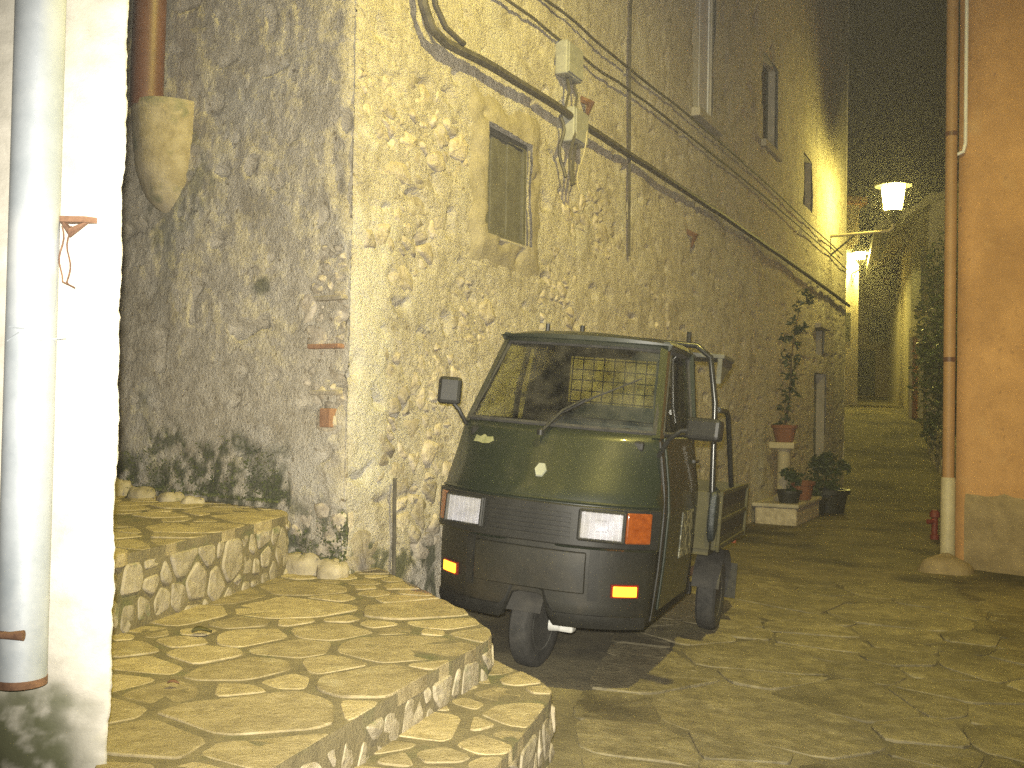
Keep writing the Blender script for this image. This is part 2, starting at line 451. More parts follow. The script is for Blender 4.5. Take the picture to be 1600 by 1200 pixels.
# ------------------------------------------------------------------ ground
def gz(x, y):
    k = -0.0693 * (x - 0.155)
    if x > 1.2: k = -0.0724 - 0.08 * (1 - math.exp(-(x - 1.2) * 0.8663))
    if x < -1.5: k = 0.1147
    k += 1.55 * sm(18.5, 29, y) + max(0, y - 29) * 0.035
    return k
def gz_rough(x, y):
    return gz(x, y) + 0.005 * fr(x * 1.1, y * 1.1, 3.3) + 0.004 * fr(x * 6, y * 6, 1.3) - 0.006
def spaced(a, b, dense, far):
    """coordinates with a dense middle part"""
    out, v = [], a
    while v < b - 1e-6:
        out.append(v); v += dense if far[0] <= v < far[1] else (0.6 if v < far[1] + 8 else 2.5)
    return out + [b]
g = MB().grid(lambda x, y: (x, y, gz_rough(x, y)), spaced(-14, 60, .11, (-1.0, 5.5)), spaced(-6, 110, .11, (2.6, 10.0)))
ground = g.build('ground', M_GROUND, smooth=0)
tag(ground, kind='structure')
reg = [(0.28, 2.9), (3.4, 2.9), (4.05, 6.0), (3.55, 8.6), (1.6, 8.6), (0.75, 6.6), (0.28, 4.4)]
for i, (c, poly) in enumerate(cells(reg, .5, .014, 5, sx=1.35, vary=.6)):
    tilt = (rng.gauss(0, .006), rng.gauss(0, .006)); up = rng.gauss(0.0, .003)
    fn = lambda x, y, h: (x, y, gz(x, y) + h + tilt[0] * (x - c[0]) + tilt[1] * (y - c[1]))
    stone_mesh(poly, c, fn, -.05, .002 + up, .004, i, rough=.007).build('paving_stone', M_PAVE, ground, smooth=25)

# ------------------------------------------------------------------ steps at the left
steps = thing('stone_steps', 'curved flagged stone steps beside the green three-wheeler', 'steps', (-.7, 3.8, 0))
def local(o):
    return Vector(o.location)
def step(region, zt, zb, size, seed, edge, label):
    P = local(steps)
    m = MB()
    n = len(region)
    m.prism([(x - P.x, y - P.y) for x, y in region], zb, zt - .0035)
    st = m.build('step', M_MORTAR, steps, label=label)
    for i, (c, poly) in enumerate(cells(region, size, .036, seed, sx=1.4, vary=.75)):
        dz = rng.gauss(0, .0015); tx, ty = rng.gauss(0, .006), rng.gauss(0, .006)
        fn = lambda x, y, h: (x - P.x, y - P.y, zt + h + dz + tx * (x - c[0]) + ty * (y - c[1]))
        stone_mesh(poly, c, fn, -.05, 0.0, .003, seed + i, rough=.0035).build('stone', M_FLAG, st, smooth=25)
    # upright stones set in the riser
    L = [0]
    for k in range(len(edge) - 1): L.append(L[-1] + math.dist(edge[k], edge[k + 1]))
    def at(s):
        for k in range(len(L) - 1):
            if s <= L[k + 1] or k == len(L) - 2:
                t = (s - L[k]) / (L[k + 1] - L[k]); a, b = edge[k], edge[k + 1]
                d = Vector((b[0] - a[0], b[1] - a[1], 0)).normalized()
                return Vector((a[0] + (b[0] - a[0]) * t, a[1] + (b[1] - a[1]) * t, 0)), Vector((d.y, -d.x, 0))
    strip = [(.01, zb - .03), (L[-1] - .01, zb - .03), (L[-1] - .01, zt - .045), (.01, zt - .045)]
    for i, (c, poly) in enumerate(cells(strip, .17, .022, seed + 3, sx=.9, vary=.6)):
        def fn(x, y, hh):
            p, nn = at(max(0, min(L[-1], x))); p = p + nn * hh; return (p.x - P.x, p.y - P.y, y)
        stone_mesh(poly, c, fn, -.03, .006 + rng.gauss(0, .003), .008, seed + i, rough=.010, dome=.002).build('riser_stone', M_RISER, st, smooth=30)
    return st
eA = [(-.40, 1.5), (-.14, 2.55), (0.0, 3.08), (.06, 3.30), (.15, 3.66), (.165, 3.78), (.14, 3.90), (.06, 4.05), (-.04, 4.22), (-.2, 4.5)]
step(eA + [(-.7, 4.5), (-.95, 1.5)], .23, -.12, .26, 31, eA, 'lowest step, rounded at its end')
eB = [(-.75, 1.9), (-.56, 2.56), (-.49, 2.76), (-.31, 3.31), (-.075, 3.97), (-.06, 4.06), (-.07, 4.15), (-.20, 4.55), (-.50, 5.22), (-.70, 5.66)]
step(eB + [(-.95, 5.9), (-1.5, 5.9), (-1.62, 4.3), (-.98, 2.5), (-.78, 1.91)], .37, .10, .33, 83, eB, 'broad middle step of large flagstones')
eC = [(-1.62, 3.2), (-1.48, 3.92), (-1.40, 4.25), (-1.31, 4.65), (-1.175, 5.33), (-1.16, 5.45), (-1.20, 5.60)]
step(eC + [(-1.45, 6.0), (-3.6, 7.6), (-3.6, 3.2)], .67, .30, .36, 15, eC, 'upper step against the rough house wall')

# ------------------------------------------------------------------ stone house on the left
C0 = Vector((-.845, 5.38, 0)); D2 = Vector((.4508, .8926, 0)); N2 = Vector((.8926, -.4508, 0))
D1 = Vector((-.8, .6, 0)); N1 = Vector((-.6, -.8, 0))
def wall_frame(s):
    """s>0 along the street front, s<0 along the front above the steps; rounded corner"""
    t = sm(-.07, .07, s)
    n = (N1 * (1 - t) + N2 * t).normalized()
    p = C0 + (D2 * s if s > 0 else D1 * (-s))
    rnd = .035 * math.exp(-(s / .06) ** 2)
    return p - n * rnd, n
PATCH = [(.62, 2.85, .62, .30), (.80, 1.05, .42, .75), (3.25, 2.80, .75, .30), (1.35, 1.9, .35, .22), (2.7, 2.25, .35, .18),
         (-.17, 1.55, .19, .52), (-.05, .55, .45, .20), (4.9, 2.3, .4, .22), (.55, 2.2, .35, .25), (2.6, 1.95, .5, .2), (-.10, 2.5, .12, .3)]
def patch(s, z):
    best = 0
    for ps, pz, a, b in PATCH:
        d = math.hypot((s - ps) / a, (z - pz) / b)
        if d < 1.6: best = max(best, 1 - sm(.75, 1.1, d + .55 * nz(s * 4, z * 4, 2.2) + .25 * nz(s * 13, z * 13, 5)))
    return best
def wall_off(s, z):
    o = .030 * nz(s * .9, z * .9, 1.7) + .014 * nz(s * 3.1, z * 3.1, 4.2) + .007 * nz(s * 9, z * 9, 8.8) + .006 * nz(s * 21, z * 22, 6.1) + .0065 * nz(s * 36, z * 37, 3.1)
    if s < 0: o += .003 * nz(s * 22 + z * 9, z * 27 - s * 9, 9.9)
    pit = nz(s * 6.5, z * 7.5, 13.0)
    if pit > .36: o -= min(.035, (pit - .36) * .22)
    return o - .016 * patch(s, z)
def W(s, z, h=0.0, rough=True):
    p, n = wall_frame(s)
    p = p + n * (h + (wall_off(s, z) if rough else 0)); return Vector((p.x, p.y, z))
house = thing('stone_house', 'rough plastered stone house with small barred window behind the three-wheeler', 'house', (C0.x, C0.y, 0))
HP = Vector((C0.x, C0.y, 0))
HOLES = [(1.42, 2.09, 2.37, 3.09), (5.92, 6.66, 4.37, 6.2), (8.86, 9.72, 4.75, 5.9), (11.5, 12.3, 4.4, 5.2), (12.7, 13.4, 2.2, 2.62), (12.65, 13.6, -.3, 1.9)]
def coords(a, b, base, dense, cuts):
    v, out = a, []
    while v < b: out.append(v); v += dense(v)
    out.append(b); out += cuts
    out = sorted(out); r = [out[0]]
    for q in out[1:]:
        if q - r[-1] > .004: r.append(q)
        elif q in cuts: r[-1] = q
    return r
ss = coords(-4.6, 15.6, 0, lambda v: .02 if -2.3 <= v < 3.0 else (.03 if v < 5.2 else (.06 if v < 9 else .11)), [h[0] for h in HOLES] + [h[1] for h in HOLES])
zz = coords(-.5, 9.2, 0, lambda v: .02 if .2 <= v < 3.9 else (.08 if v < 5.6 else .4), [h[2] for h in HOLES] + [h[3] for h in HOLES])
wm = MB().grid(lambda s, z: W(s, z) - HP, ss, zz, skip=lambda s, z: any(a < s < b and c < z < d for a, b, c, d in HOLES))
wall = wm.build('wall', M_PLASTER, house, smooth=0)
def growth(s, z):
    """moss at the wall foot, green streak under the drain boot, copper-green patch"""
    if s > .9: return 0.0
    base = .70 if s < -.45 else .42
    n1, n2 = fr(s * 3.2, z * 3.2, 2.5), fr(s * 14, z * 14, 7.7)
    hi = (.34 + .13 * max(0, -s - .5)) if s < -.45 else .30 * sm(.5, -.1, s)
    m = sm(1.0, .25, (z - base) / max(.05, hi) + .75 * n1) * sm(-.25, .35, n2 + .22)
    d = math.hypot((s + 1.50) / .30, (z - 2.62) / .36)
    m = max(m, .6 * sm(1.2, .8, d + .5 * n1) * sm(-.3, .3, n2 + .1), .45 * sm(.13, .03, abs(s + 1.58 + .05 * n1)) * sm(1.75, 2.2, z) * sm(2.7, 2.4, z), .8 * sm(1.2, .7, math.hypot((s + .71) / .07, (z - 1.9) / .05) + .4 * n2))
    return max(0.0, min(1.0, m))
def limewash(s, z):
    return sm(1.1, .6, math.hypot((s - .2) / .26, (z - 1.55) / 1.05) + .5 * fr(s * 4, z * 4, 6.6)) if -.1 < s < 1 else 0.0
for nm, fn_ in (('growth', growth), ('limewash', limewash)):
    at_ = wall.data.attributes.new(nm, 'FLOAT', 'POINT')
    at_.data.foreach_set('value', [fn_(s_, z_) for z_ in zz for s_ in ss])
# rest of the shell: end wall and roof so the house is a closed volume
def V3(p, z): return (p.x - HP.x, p.y - HP.y, z)
pE, pL = C0 + D2 * 15.6, C0 + D1 * 4.6
pB = pL + D2 * 14
MB().quad(V3(pE, -.5), V3(pB, -.5), V3(pB, 9.2), V3(pE, 9.2)).quad(V3(pB, -.5), V3(pL, -.5), V3(pL, 9.2), V3(pB, 9.2)).build('rear_wall', M_PLASTER, house)
ov = [C0 + N2 * .35 + N1 * .35, pE + N2 * .35 + D2 * .2, pB, pL + N1 * .35]
MB().prism([(p.x - HP.x, p.y - HP.y) for p in ov], 9.2, 9.4).build('roof', M_TILE, house)

def on_wall(m, s0, s1, z0, z1, h0, h1):
    """a block on the street front, from depth h0 to h1 (outwards)"""
    c = C0 + D2 * ((s0 + s1) / 2) + N2 * ((h0 + h1) / 2)
    rot = Matrix(((D2.x, N2.x, 0), (D2.y, N2.y, 0), (0, 0, 1)))
    return m.box((c.x - HP.x, c.y - HP.y, (z0 + z1) / 2), (s1 - s0, h1 - h0, z1 - z0), rot)
def window(hole, label, depth, filler, mullions=True):
    a, b, c, d = hole
    w = MB()
    on_wall(w, a - .08, a, c - .08, d + .08, -.35, -.03); on_wall(w, b, b + .08, c - .08, d + .08, -.35, -.03)
    on_wall(w, a, b, c - .08, c, -.35, -.03); on_wall(w, a, b, d, d + .08, -.35, -.03)
    win = w.build('window', M_CEMENT, house, label=label)
    f = MB(); t = .045
    on_wall(f, a, a + t, c, d, -depth - .05, -depth); on_wall(f, b - t, b, c, d, -depth - .05, -depth)
    on_wall(f, a + t, b - t, c, c + t, -depth - .05, -depth); on_wall(f, a + t, b - t, d - t, d, -depth - .05, -depth)
    f.build('frame', filler, win, bevel=.004)
    return win
def shutter_leaf(win, hole, depth, m, slats=0, n=2):
    a, b, c, d = hole; t = .045
    for k in range(n):
        x0 = a + t + (b - a - 2 * t) * k / n + .006; x1 = a + t + (b - a - 2 * t) * (k + 1) / n - .006
        sh = MB(); on_wall(sh, x0, x1, c + t, d - t, -depth - .045, -depth - .012); sh.build('shutter', m, win, bevel=.004)
# small deep window with a cracked cement surround
w1 = window(HOLES[0], 'small dark boarded window in a cracked cement surround', .025, M_PLANK)
for k in range(5):
    x0 = 1.465 + k * .1165
    pl = MB(); on_wall(pl, x0, x0 + .108, 2.415, 3.045, -.07 + .006 * (k % 2), -.042 + .006 * (k % 2)); pl.build('plank', M_PLANK, w1, bevel=.004)
sur = MB()
def sur_fn(s, z):
    e = max(1.42 - s, s - 2.09, 2.37 - z, z - 3.09)
    fall = sm(.02, .30, e + .07 * nz(s * 6, z * 6, 3))
    return W(s, z, .034 * (1 - fall) - .02 * fall) - HP
us = coords(1.14, 2.38, 0, lambda v: .03, [1.42, 2.09]); zs = coords(2.12, 3.40, 0, lambda v: .03, [2.37, 3.09])
sur.grid(sur_fn, us, zs, skip=lambda s, z: (1.42 < s < 2.09 and 2.37 < z < 3.09)).build('surround', mat('window_cement', (0.27, 0.235, 0.16), (0.38, 0.335, 0.24), scale=7, rough=.95, bump=.6, bscale=40), w1, smooth=0)
sl = MB(); on_wall(sl, 1.40, 2.11, 2.35, 2.37, -.06, .025); sl.build('sill', M_CEMENT, w1, bevel=.01)
# upper windows
w2 = window(HOLES[1], 'tall window with pale closed shutters under dark lintel', .05, M_WHITEWOOD); shutter_leaf(w2, HOLES[1], .05, M_WHITEWOOD)
sl = MB(); on_wall(sl, 5.85, 6.74, 4.28, 4.37, -.1, .09); sl.build('sill', M_CEMENT, w2, bevel=.01)
w3 = window(HOLES[2], 'dark upper window further along the street', .12, M_DARKWOOD); shutter_leaf(w3, HOLES[2], .12, M_DARKWOOD)
sl = MB(); on_wall(sl, 8.8, 9.78, 4.66, 4.75, -.1, .08); sl.build('sill', M_CEMENT, w3, bevel=.01)
w4 = window(HOLES[3], 'dark window above the street lamp bracket', .12, M_DARKWOOD); shutter_leaf(w4, HOLES[3], .12, M_DARKWOOD)
w5 = window(HOLES[4], 'tiny window above the grey door', .12, M_DARKWOOD); shutter_leaf(w5, HOLES[4], .12, M_DARKWOOD, n=1)
sl = MB(); on_wall(sl, 12.62, 13.48, 2.62, 2.70, -.1, .10); sl.build('lintel', M_CEMENT, w5, bevel=.01)
dm = MB(); on_wall(dm, 12.65, 13.6, -.3, 1.9, -.20, -.15); door = dm.build('door', M_GREYDOOR, house, label='grey wooden door at the end of the wall')
for k in range(2):
    q = MB(); on_wall(q, 12.72 + k * .43, 13.10 + k * .43, .1, 1.8, -.15, -.13); q.build('panel', M_GREYDOOR, door, bevel=.006)
hd = MB().tube([W(13.08, .95, -.10, False) - HP, W(13.08, .95, -.06, False) - HP], .022, 8); hd.build('handle', M_IRON, door)
rv = MB()
on_wall(rv, 12.59, 12.65, -.3, 1.96, -.25, -.01); on_wall(rv, 13.6, 13.66, -.3, 1.96, -.25, -.01); on_wall(rv, 12.65, 13.6, 1.9, 1.96, -.25, -.01)
rv.build('door_frame', M_CEMENT, door)

# bare rubble where the plaster has fallen
def rubble(s0, s1, z0, z1, size, seed, m=M_RUBBLE, lim=.35, proud=.002):
    rgn = [(s0, z0), (s1, z0), (s1, z1), (s0, z1)]
    r = random.Random(seed)
    for i, (c, poly) in enumerate(cells(rgn, size, .018, seed, sx=1.7, vary=.7)):
        if patch(*c) < lim or any(a - .1 < c[0] < b + .1 and q - .1 < c[1] < d + .1 for a, b, q, d in HOLES): continue
        if abs(c[0]) < .05: continue
        pr = proud + r.gauss(0, .007)
        base = wall_off(*c)
        def fn(x, y, h):
            p, n = wall_frame(x); p = p + n * (base + h); return (p.x - HP.x, p.y - HP.y, y)
        stone_mesh(poly, c, fn, -.06, pr, .010, seed + i, rough=.016, dome=.003).build('stone', m, wall, smooth=60)
rubble(.05, 1.3, 2.5, 3.2, .13, 3)
rubble(.30, 1.3, .25, 1.85, .14, 5)
rubble(2.35, 4.1, 2.45, 3.15, .14, 8)
rubble(.95, 1.75, 1.65, 2.15, .12, 9)
rubble(4.4, 5.4, 2.0, 2.6, .15, 10)
rubble(2.3, 3.1, 2.05, 2.45, .13, 12)
rubble(-.40, -.05, 1.0, 2.1, .11, 14)
rubble(.12, .95, 1.9, 2.5, .12, 18)
rubble(2.0, 3.2, 1.7, 2.2, .14, 19)
rubble(-.55, .45, .3, .78, .19, 16)
def flat_on_w1(name, s0, s1, z0, z1, h, m, bev=.006):
    c = C0 + D1 * ((s0 + s1) / 2) + N1 * (h / 2 - .02); rot = Matrix(((D1.x, N1.x, 0), (D1.y, N1.y, 0), (0, 0, 1)))
    return MB().box((c.x - HP.x, c.y - HP.y, (z0 + z1) / 2), (s1 - s0, h + .05, z1 - z0), rot).build(name, m, wall, bevel=bev)
flat_on_w1('brick', .11, .19, 1.13, 1.23, .022, M_BRICK)
flat_on_w1('brick', .06, .30, 1.545, 1.57, .02, M_BRICK)
flat_on_w1('brick', .05, .26, 1.80, 1.825, .015, M_RUBBLE)
flat_on_w1('brick', .07, .28, 1.30, 1.325, .015, M_RUBBLE)
def pebble(name, d, seed, m):
    def fn(u, v):
        a = u * 2 * math.pi; e = v * math.pi * .5
        x, y = math.cos(a) * math.cos(e) ** .6, math.sin(a) * math.cos(e) ** .6
        k = 1 + .30 * nz(x * 1.5, y * 1.5 + v, seed) + .12 * nz(x * 4, y * 4 + v * 3, seed)
        return Vector((x * d[0] * k, y * d[1] * k, math.sin(e) ** .8 * d[2] * k - .02))
    return MB().grid(fn, lin(0, 1, 21), lin(0, .995, 9)).build(name, m, smooth=60)
# fallen stones and weeds where the wall meets the upper step
for i, (s, d, z, sx, sz) in enumerate([(1.62, .12, .67, .17, .11), (1.36, .10, .67, .19, .09), (1.12, .12, .66, .11, .09), (1.86, .10, .68, .14, .13), (.24, .08, .38, .30, .14), (.02, .06, .38, .16, .12)]):
    p = C0 + D1 * s + N1 * d
    o = pebble('fallen_stone', (sx / 2, .075, sz * .75), i * 7 + 1, M_RISER)
    o.location = (p.x, p.y, z); o.rotation_euler = (0, 0, math.atan2(D1.y, D1.x))
    tag(o, ['rounded grey stone at the wall foot, left of the flat one', 'flat pale stone lying at the foot of the rough wall', 'small stone right of the flat pale stone at the wall foot',
            'grey stone at the wall foot nearest the white wall', 'long low stone at the house corner on the middle step', 'stubby stone at the very corner of the house'][i], 'stone', 'loose stones at the foot of the house wall')
wd = MB(); r = random.Random(4)
for k in range(5000):
    s = r.uniform(-.05, 2.35); top = .72 if s > .42 else .45
    hz = abs(r.gauss(0, .13 + .13 * max(0, nz(s * 3, 1.2) + .3 + (s - 1) * .25)))
    if s <= .42: hz *= .6
    if growth(-s, top + hz) < .45: continue
    p = W(-s, top + hz, .012 + r.uniform(0, .02)) if r.random() < .75 else W(-s, top, r.uniform(.0, .12))
    L = r.uniform(.004, .012); a = Vector((r.gauss(0, 1), r.gauss(0, 1), r.gauss(.4, 1))).normalized(); b = a.cross(Vector((r.gauss(0, 1), r.gauss(0, 1), 1))).normalized()
    i = len(wd.v); wd.v += [tuple(p - a * L), tuple(p + b * L * .6), tuple(p + a * L), tuple(p - b * L * .6)]; wd.f.append((i, i + 1, i + 2, i + 3))
tag(wd.build('moss', M_MOSS), 'dark moss and weeds growing along the foot of the house wall', 'moss', kind='stuff')

# ------------------------------------------------------------------ cables and pipes on the house
def w2p(s, z, h): return tuple(W(s, z, h, False))
def sag(pts, h, n=6, amp=.012, ph=0):
    out = []
    for k in range(len(pts) - 1):
        for j in range(n):
            t = j / n; s = pts[k][0] * (1 - t) + pts[k + 1][0] * t; z = pts[k][1] * (1 - t) + pts[k + 1][1] * t
            out.append(w2p(s, z + amp * nz(s * 1.7, ph), h + .01 * nz(s * 2.3, ph + 4)))
    return out + [w2p(*pts[-1], h)]
o = MB().tube(sag([(.46, 4.2), (.48, 3.75), (.53, 3.52), (.62, 3.42), (.78, 3.39), (1.42, 3.42), (2.41, 3.43), (3.01, 3.42), (4.33, 3.42), (7.1, 3.41), (10.93, 3.35), (14.79, 3.26), (15.5, 3.24)], .075), .030, 8).build('power_cable', M_CABLE, smooth=40)
tag(o, 'thick bundled cable running the whole length of the house wall', 'cable')
o = MB().tube(sag([(.56, 4.2), (.57, 3.75), (.62, 3.55), (.74, 3.46), (.95, 3.43)], .10), .018, 8).build('power_cable', M_CABLE, smooth=40)
tag(o, 'short cable loop curving down at the corner, inside the thick one', 'cable')
o = MB().tube(sag([(1.2, 3.93), (1.58, 3.94), (2.86, 3.95), (4.31, 4.0), (8.57, 4.02), (12.9, 3.96), (15.4, 3.9)], .05, amp=.02, ph=3), .011, 6).build('power_cable', M_CABLE, smooth=40)
tag(o, 'thin upper cable, lower of the two above the thick one', 'cable')
o = MB().tube(sag([(1.3, 4.16), (2.22, 4.16), (3.89, 4.17), (6.3, 4.22), (9.0, 4.2), (14.9, 4.1)], .05, amp=.02, ph=8), .011, 6).build('power_cable', M_CABLE, smooth=40)
tag(o, 'topmost thin cable along the house wall', 'cable')
cp = [w2p(4.02, 5.6, .05), w2p(3.93, 5.3, .05), w2p(3.90, 5.1, .05), w2p(3.90, 4.2, .05), w2p(3.93, 3.4, .05), w2p(3.97, 2.57, .045)]
o = MB().tube(cp, .014, 6).build('conduit', M_CABLE, smooth=40)
tag(o, 'thin vertical conduit crossing the cables right of the window', 'conduit')
o = MB().tube([w2p(.42, .85, .02), w2p(.43, .30, .02)], .012, 6).build('conduit', M_CABLE, smooth=40)
tag(o, 'short thin conduit at the wall foot left of the three-wheeler', 'conduit')
def jbox(s0, s1, z0, z1, label):
    b = thing('junction_box', label, 'junction box', w2p((s0 + s1) / 2, z0, 0))
    P = Vector(b.location); rot = Matrix(((D2.x, N2.x, 0), (D2.y, N2.y, 0), (0, 0, 1)))
    c = C0 + D2 * ((s0 + s1) / 2) + N2 * .06
    MB().box((c.x - P.x, c.y - P.y, (z1 - z0) / 2), (s1 - s0, .10, z1 - z0), rot).build('case', M_GREYBOX, b, bevel=.012)
    c = C0 + D2 * ((s0 + s1) / 2) + N2 * .116
    MB().box((c.x - P.x, c.y - P.y, (z1 - z0) / 2), (s1 - s0 - .03, .012, z1 - z0 - .03), rot).build('lid', M_GREYBOX, b, bevel=.004)
    return b
jbox(2.45, 2.74, 3.70, 3.95, 'upper grey junction box above the thick cable')
jbox(2.60, 2.86, 3.24, 3.50, 'lower grey junction box on the thick cable')
for i, (a, b, lb) in enumerate([(2.55, 2.52, 'dark wire dropping from the upper junction box'), (2.67, 2.69, 'second dark wire between the two junction boxes')]):
    o = MB().tube([w2p(a, 3.72, .06), w2p((a + b) / 2 + .02, 3.6, .085), w2p(b, 3.46, .07)], .012, 6).build('wire', M_CABLE, smooth=40); tag(o, lb, 'wire')
for i, (a, b, zb, h, lb) in enumerate([(2.47, 2.56, 2.96, .05, 'leftmost wire hanging below the lower junction box'), (2.62, 2.60, 2.90, .09, 'second wire hanging below the lower junction box'),
                                       (2.72, 2.70, 2.93, .07, 'third wire hanging below the lower junction box'), (2.84, 2.68, 2.88, .11, 'pale looping wire right of the lower junction box')]):
    pts = [w2p(a + (b - a) * t + .02 * math.sin(t * 9 + i), 3.40 - (3.40 - zb) * t, h + .02 * math.sin(t * 7)) for t in lin(0, 1, 9)]
    o = MB().tube(pts, .013 if i < 3 else .006, 6).build('wire', M_CABLE if i < 3 else M_CREAM, smooth=40); tag(o, lb, 'wire')
for i, (s, z, lb) in enumerate([(5.79, 3.03, 'dark iron bracket stub below the thick cable'), (2.98, 3.62, 'dark iron bracket stub right of the junction boxes')]):
    b = MB(); p = Vector(w2p(s, z, 0))
    b.tube([w2p(s, z + .05, -.02), w2p(s, z, .08), w2p(s + .02, z - .12, .03)], [.03, .035, .008], 6)
    tag(b.build('wall_bracket', M_RUST, smooth=50), lb, 'bracket')
# brown pipe ending in a cement boot
bt = thing('drain_pipe', 'dark brown drain pipe running into a cement boot on the wall', 'drain pipe', tuple(C0 + D1 * 1.62 + Vector((0, 0, 2.4))))
P = Vector(bt.location)
def w1p(s, z, h): p = C0 + D1 * s + N1 * h; return (p.x - P.x, p.y - P.y, z - P.z)
MB().tube([w1p(1.60, 6.0, .14), w1p(1.625, 4.6, .14), w1p(1.65, 3.03, .14)], .098, 18).build('pipe', M_BROWNPIPE, bt, smooth=40)
def boot(u, v):
    z = 3.06 - v * .66
    rr = .22 * (1 - .12 * v) * math.sqrt(max(0.0, 1 - max(0, (v - .35) / .66) ** 2.2)) + .004
    a = math.pi * u
    return Vector(w1p(1.61 + math.cos(a) * rr, z, -.03 + math.sin(a) * rr * 1.15 + .012 * nz(u * 5, v * 6, 2)))
m = MB().grid(boot, lin(0, 1, 22), lin(0, 1, 22))
top = [boot(u, 0) for u in lin(0, 1, 22)]
i0 = len(m.v); m.v += [tuple(p) for p in top]; m.f.append(tuple(range(i0, i0 + 22)))
m.build('cement_boot', mat('boot_cement', (0.22, 0.18, 0.10), (0.37, 0.32, 0.22), scale=8, rough=.95, bump=.6, bscale=30, spots=[((0.12, 0.13, 0.07), 5, .55, .7)]), bt, smooth=50)

# ------------------------------------------------------------------ white wall and galvanised downpipe, close at the left
ww = thing('white_wall', 'white plastered wall corner close to the camera', 'wall', (-.958, 2.53, 0)); ww.scale = (1.27, 1.27, 1)
def ww_fn(u, z):
    e = .006 * nz(z * 7, 4.4) + .003 * nz(z * 25, 2.2) + .0025 * nz(z * 60, 1.1)
    if u <= 0:
        x = -.735 + u; y = 1.99 + .004 * nz(x * 20, z * 20, 5) + .006 * nz(x * 5, z * 5, 9); k = math.exp(u / .02)
        return Vector((x + .73 + e * k, y - 1.99 + .012 * k, z))
    p = Vector((-.735 - .42 * u, 1.99 + .95 * u)); k = math.exp(-u / .02)
    return Vector((p.x + .73 + e, p.y - 1.99 + .012 * k, z))
us = lin(-1.6, -.35, 16)[:-1] + lin(-.35, 0, 60)[:-1] + lin(0, .08, 8)[:-1] + lin(.08, .95, 10)
wz = lin(-.3, .2, 10)[:-1] + lin(.2, 2.4, 260)[:-1] + lin(2.4, 6.5, 20)
wp_ = MB().grid(ww_fn, us, wz).build('plaster', mat('white_plaster_stained', (0.42, 0.40, 0.35), (0.60, 0.57, 0.51), scale=9, rough=.9, bump=.35, bscale=45), ww, smooth=0)
dp = thing('downpipe', 'galvanised metal downpipe on the white wall, cut off low down', 'downpipe', (-1.138, 2.45, .588)); dp.scale = (1.27, 1.27, 1.27)
PR = .044
def pipe_ring(z0, z1, r0, name, m, dz=0, x=0): return MB().lathe([(r0, z0 - .73), (r0, z1 - .73), (r0 - .003, z1 - .73), (r0 - .003, z0 - .73)], 28).build(name, m, dp, smooth=40)
pipe_ring(.735, 6.0, PR, 'pipe', M_GALV)
pipe_ring(.728, .742, PR + .0012, 'rusty_rim', M_RUST)
MB().tube([(-PR - .003, .0, .645), (-PR * .6, -PR * .82, .63), (0, -PR - .003, .645), (PR * .7, -PR * .75, .632), (PR + .012, .02, .64)], .0016, 5).build('wire_tie', M_GALV, dp)
MB().tube([(-PR - .003, .0, .66), (-PR * .5, -PR * .92, .655), (0.01, -PR - .004, .652), (.02, -PR - .004, .672)], .0014, 5).build('wire_tie', M_GALV, dp)
MB().tube([(-.10, .02, .102), (-.05, -.045, .100), (0, -PR - .007, .098), (.025, -PR - .004, .098)], [.008, .008, .007, .010], 8).build('clamp', M_RUST, dp, smooth=50, label='rusty clamp')
rb = thing('rusty_hook', 'rusty iron spike with hanging wire beside the downpipe', 'hook', (-1.062, 2.477, 1.68)); rb.scale = (1.27, 1.27, 1.27)
MB().prism([(-.03, .0), (-.005, .012), (.048, .002), (.03, -.012), (-.02, -.014)], -.002, .009).build('plate', M_RUST, rb, bevel=.001)
MB().tube([(-.018, 0, .002), (.004, -.012, -.022), (.03, 0, .0)], [.004, .010, .003], 6).build('spike', M_RUST, rb)
for k in range(2):
    MB().tube([(-.012 + k * .014 + .004 * math.sin(t * 8 + k * 2), -.012, -.01 - .105 * t) for t in lin(0, 1, 10)] + [(.004, -.014, -.12), (.016, -.014, -.126)], .0016, 5).build('wire', M_RUST, rb)

def algae(u, z):
    n1, n2 = fr(u * 7, z * 7, 3.1), fr(u * 26, z * 26, 1.7)
    d = math.hypot((u + .17) / .13, (z - .30) / .30)
    return max(0.0, min(1.0, sm(1.25, .55, d + .5 * n1) * sm(-.9, .5, n2 + .15) + .4 * sm(.62, .40, z + .12 * n1 + .05 * n2) * sm(-.1, .4, n1 + .1)))
at_ = wp_.data.attributes.new('growth', 'FLOAT', 'POINT')
at_.data.foreach_set('value', [algae(u_, z_) for z_ in wz for u_ in us])
_m = wp_.data.materials[0]; _n, _l = _m.node_tree.nodes, _m.node_tree.links; _b = _n['Principled BSDF']
_a = _n.new('ShaderNodeAttribute'); _a.attribute_name = 'growth'; _mx = _n.new('ShaderNodeMix'); _mx.data_type = 'RGBA'; _mx.inputs['B'].default_value = (.11, .115, .065, 1)
_l.new(_a.outputs['Fac'], _mx.inputs['Factor']); _l.new(_b.inputs['Base Color'].links[0].from_socket, _mx.inputs['A']); _l.new(_mx.outputs['Result'], _b.inputs['Base Color'])

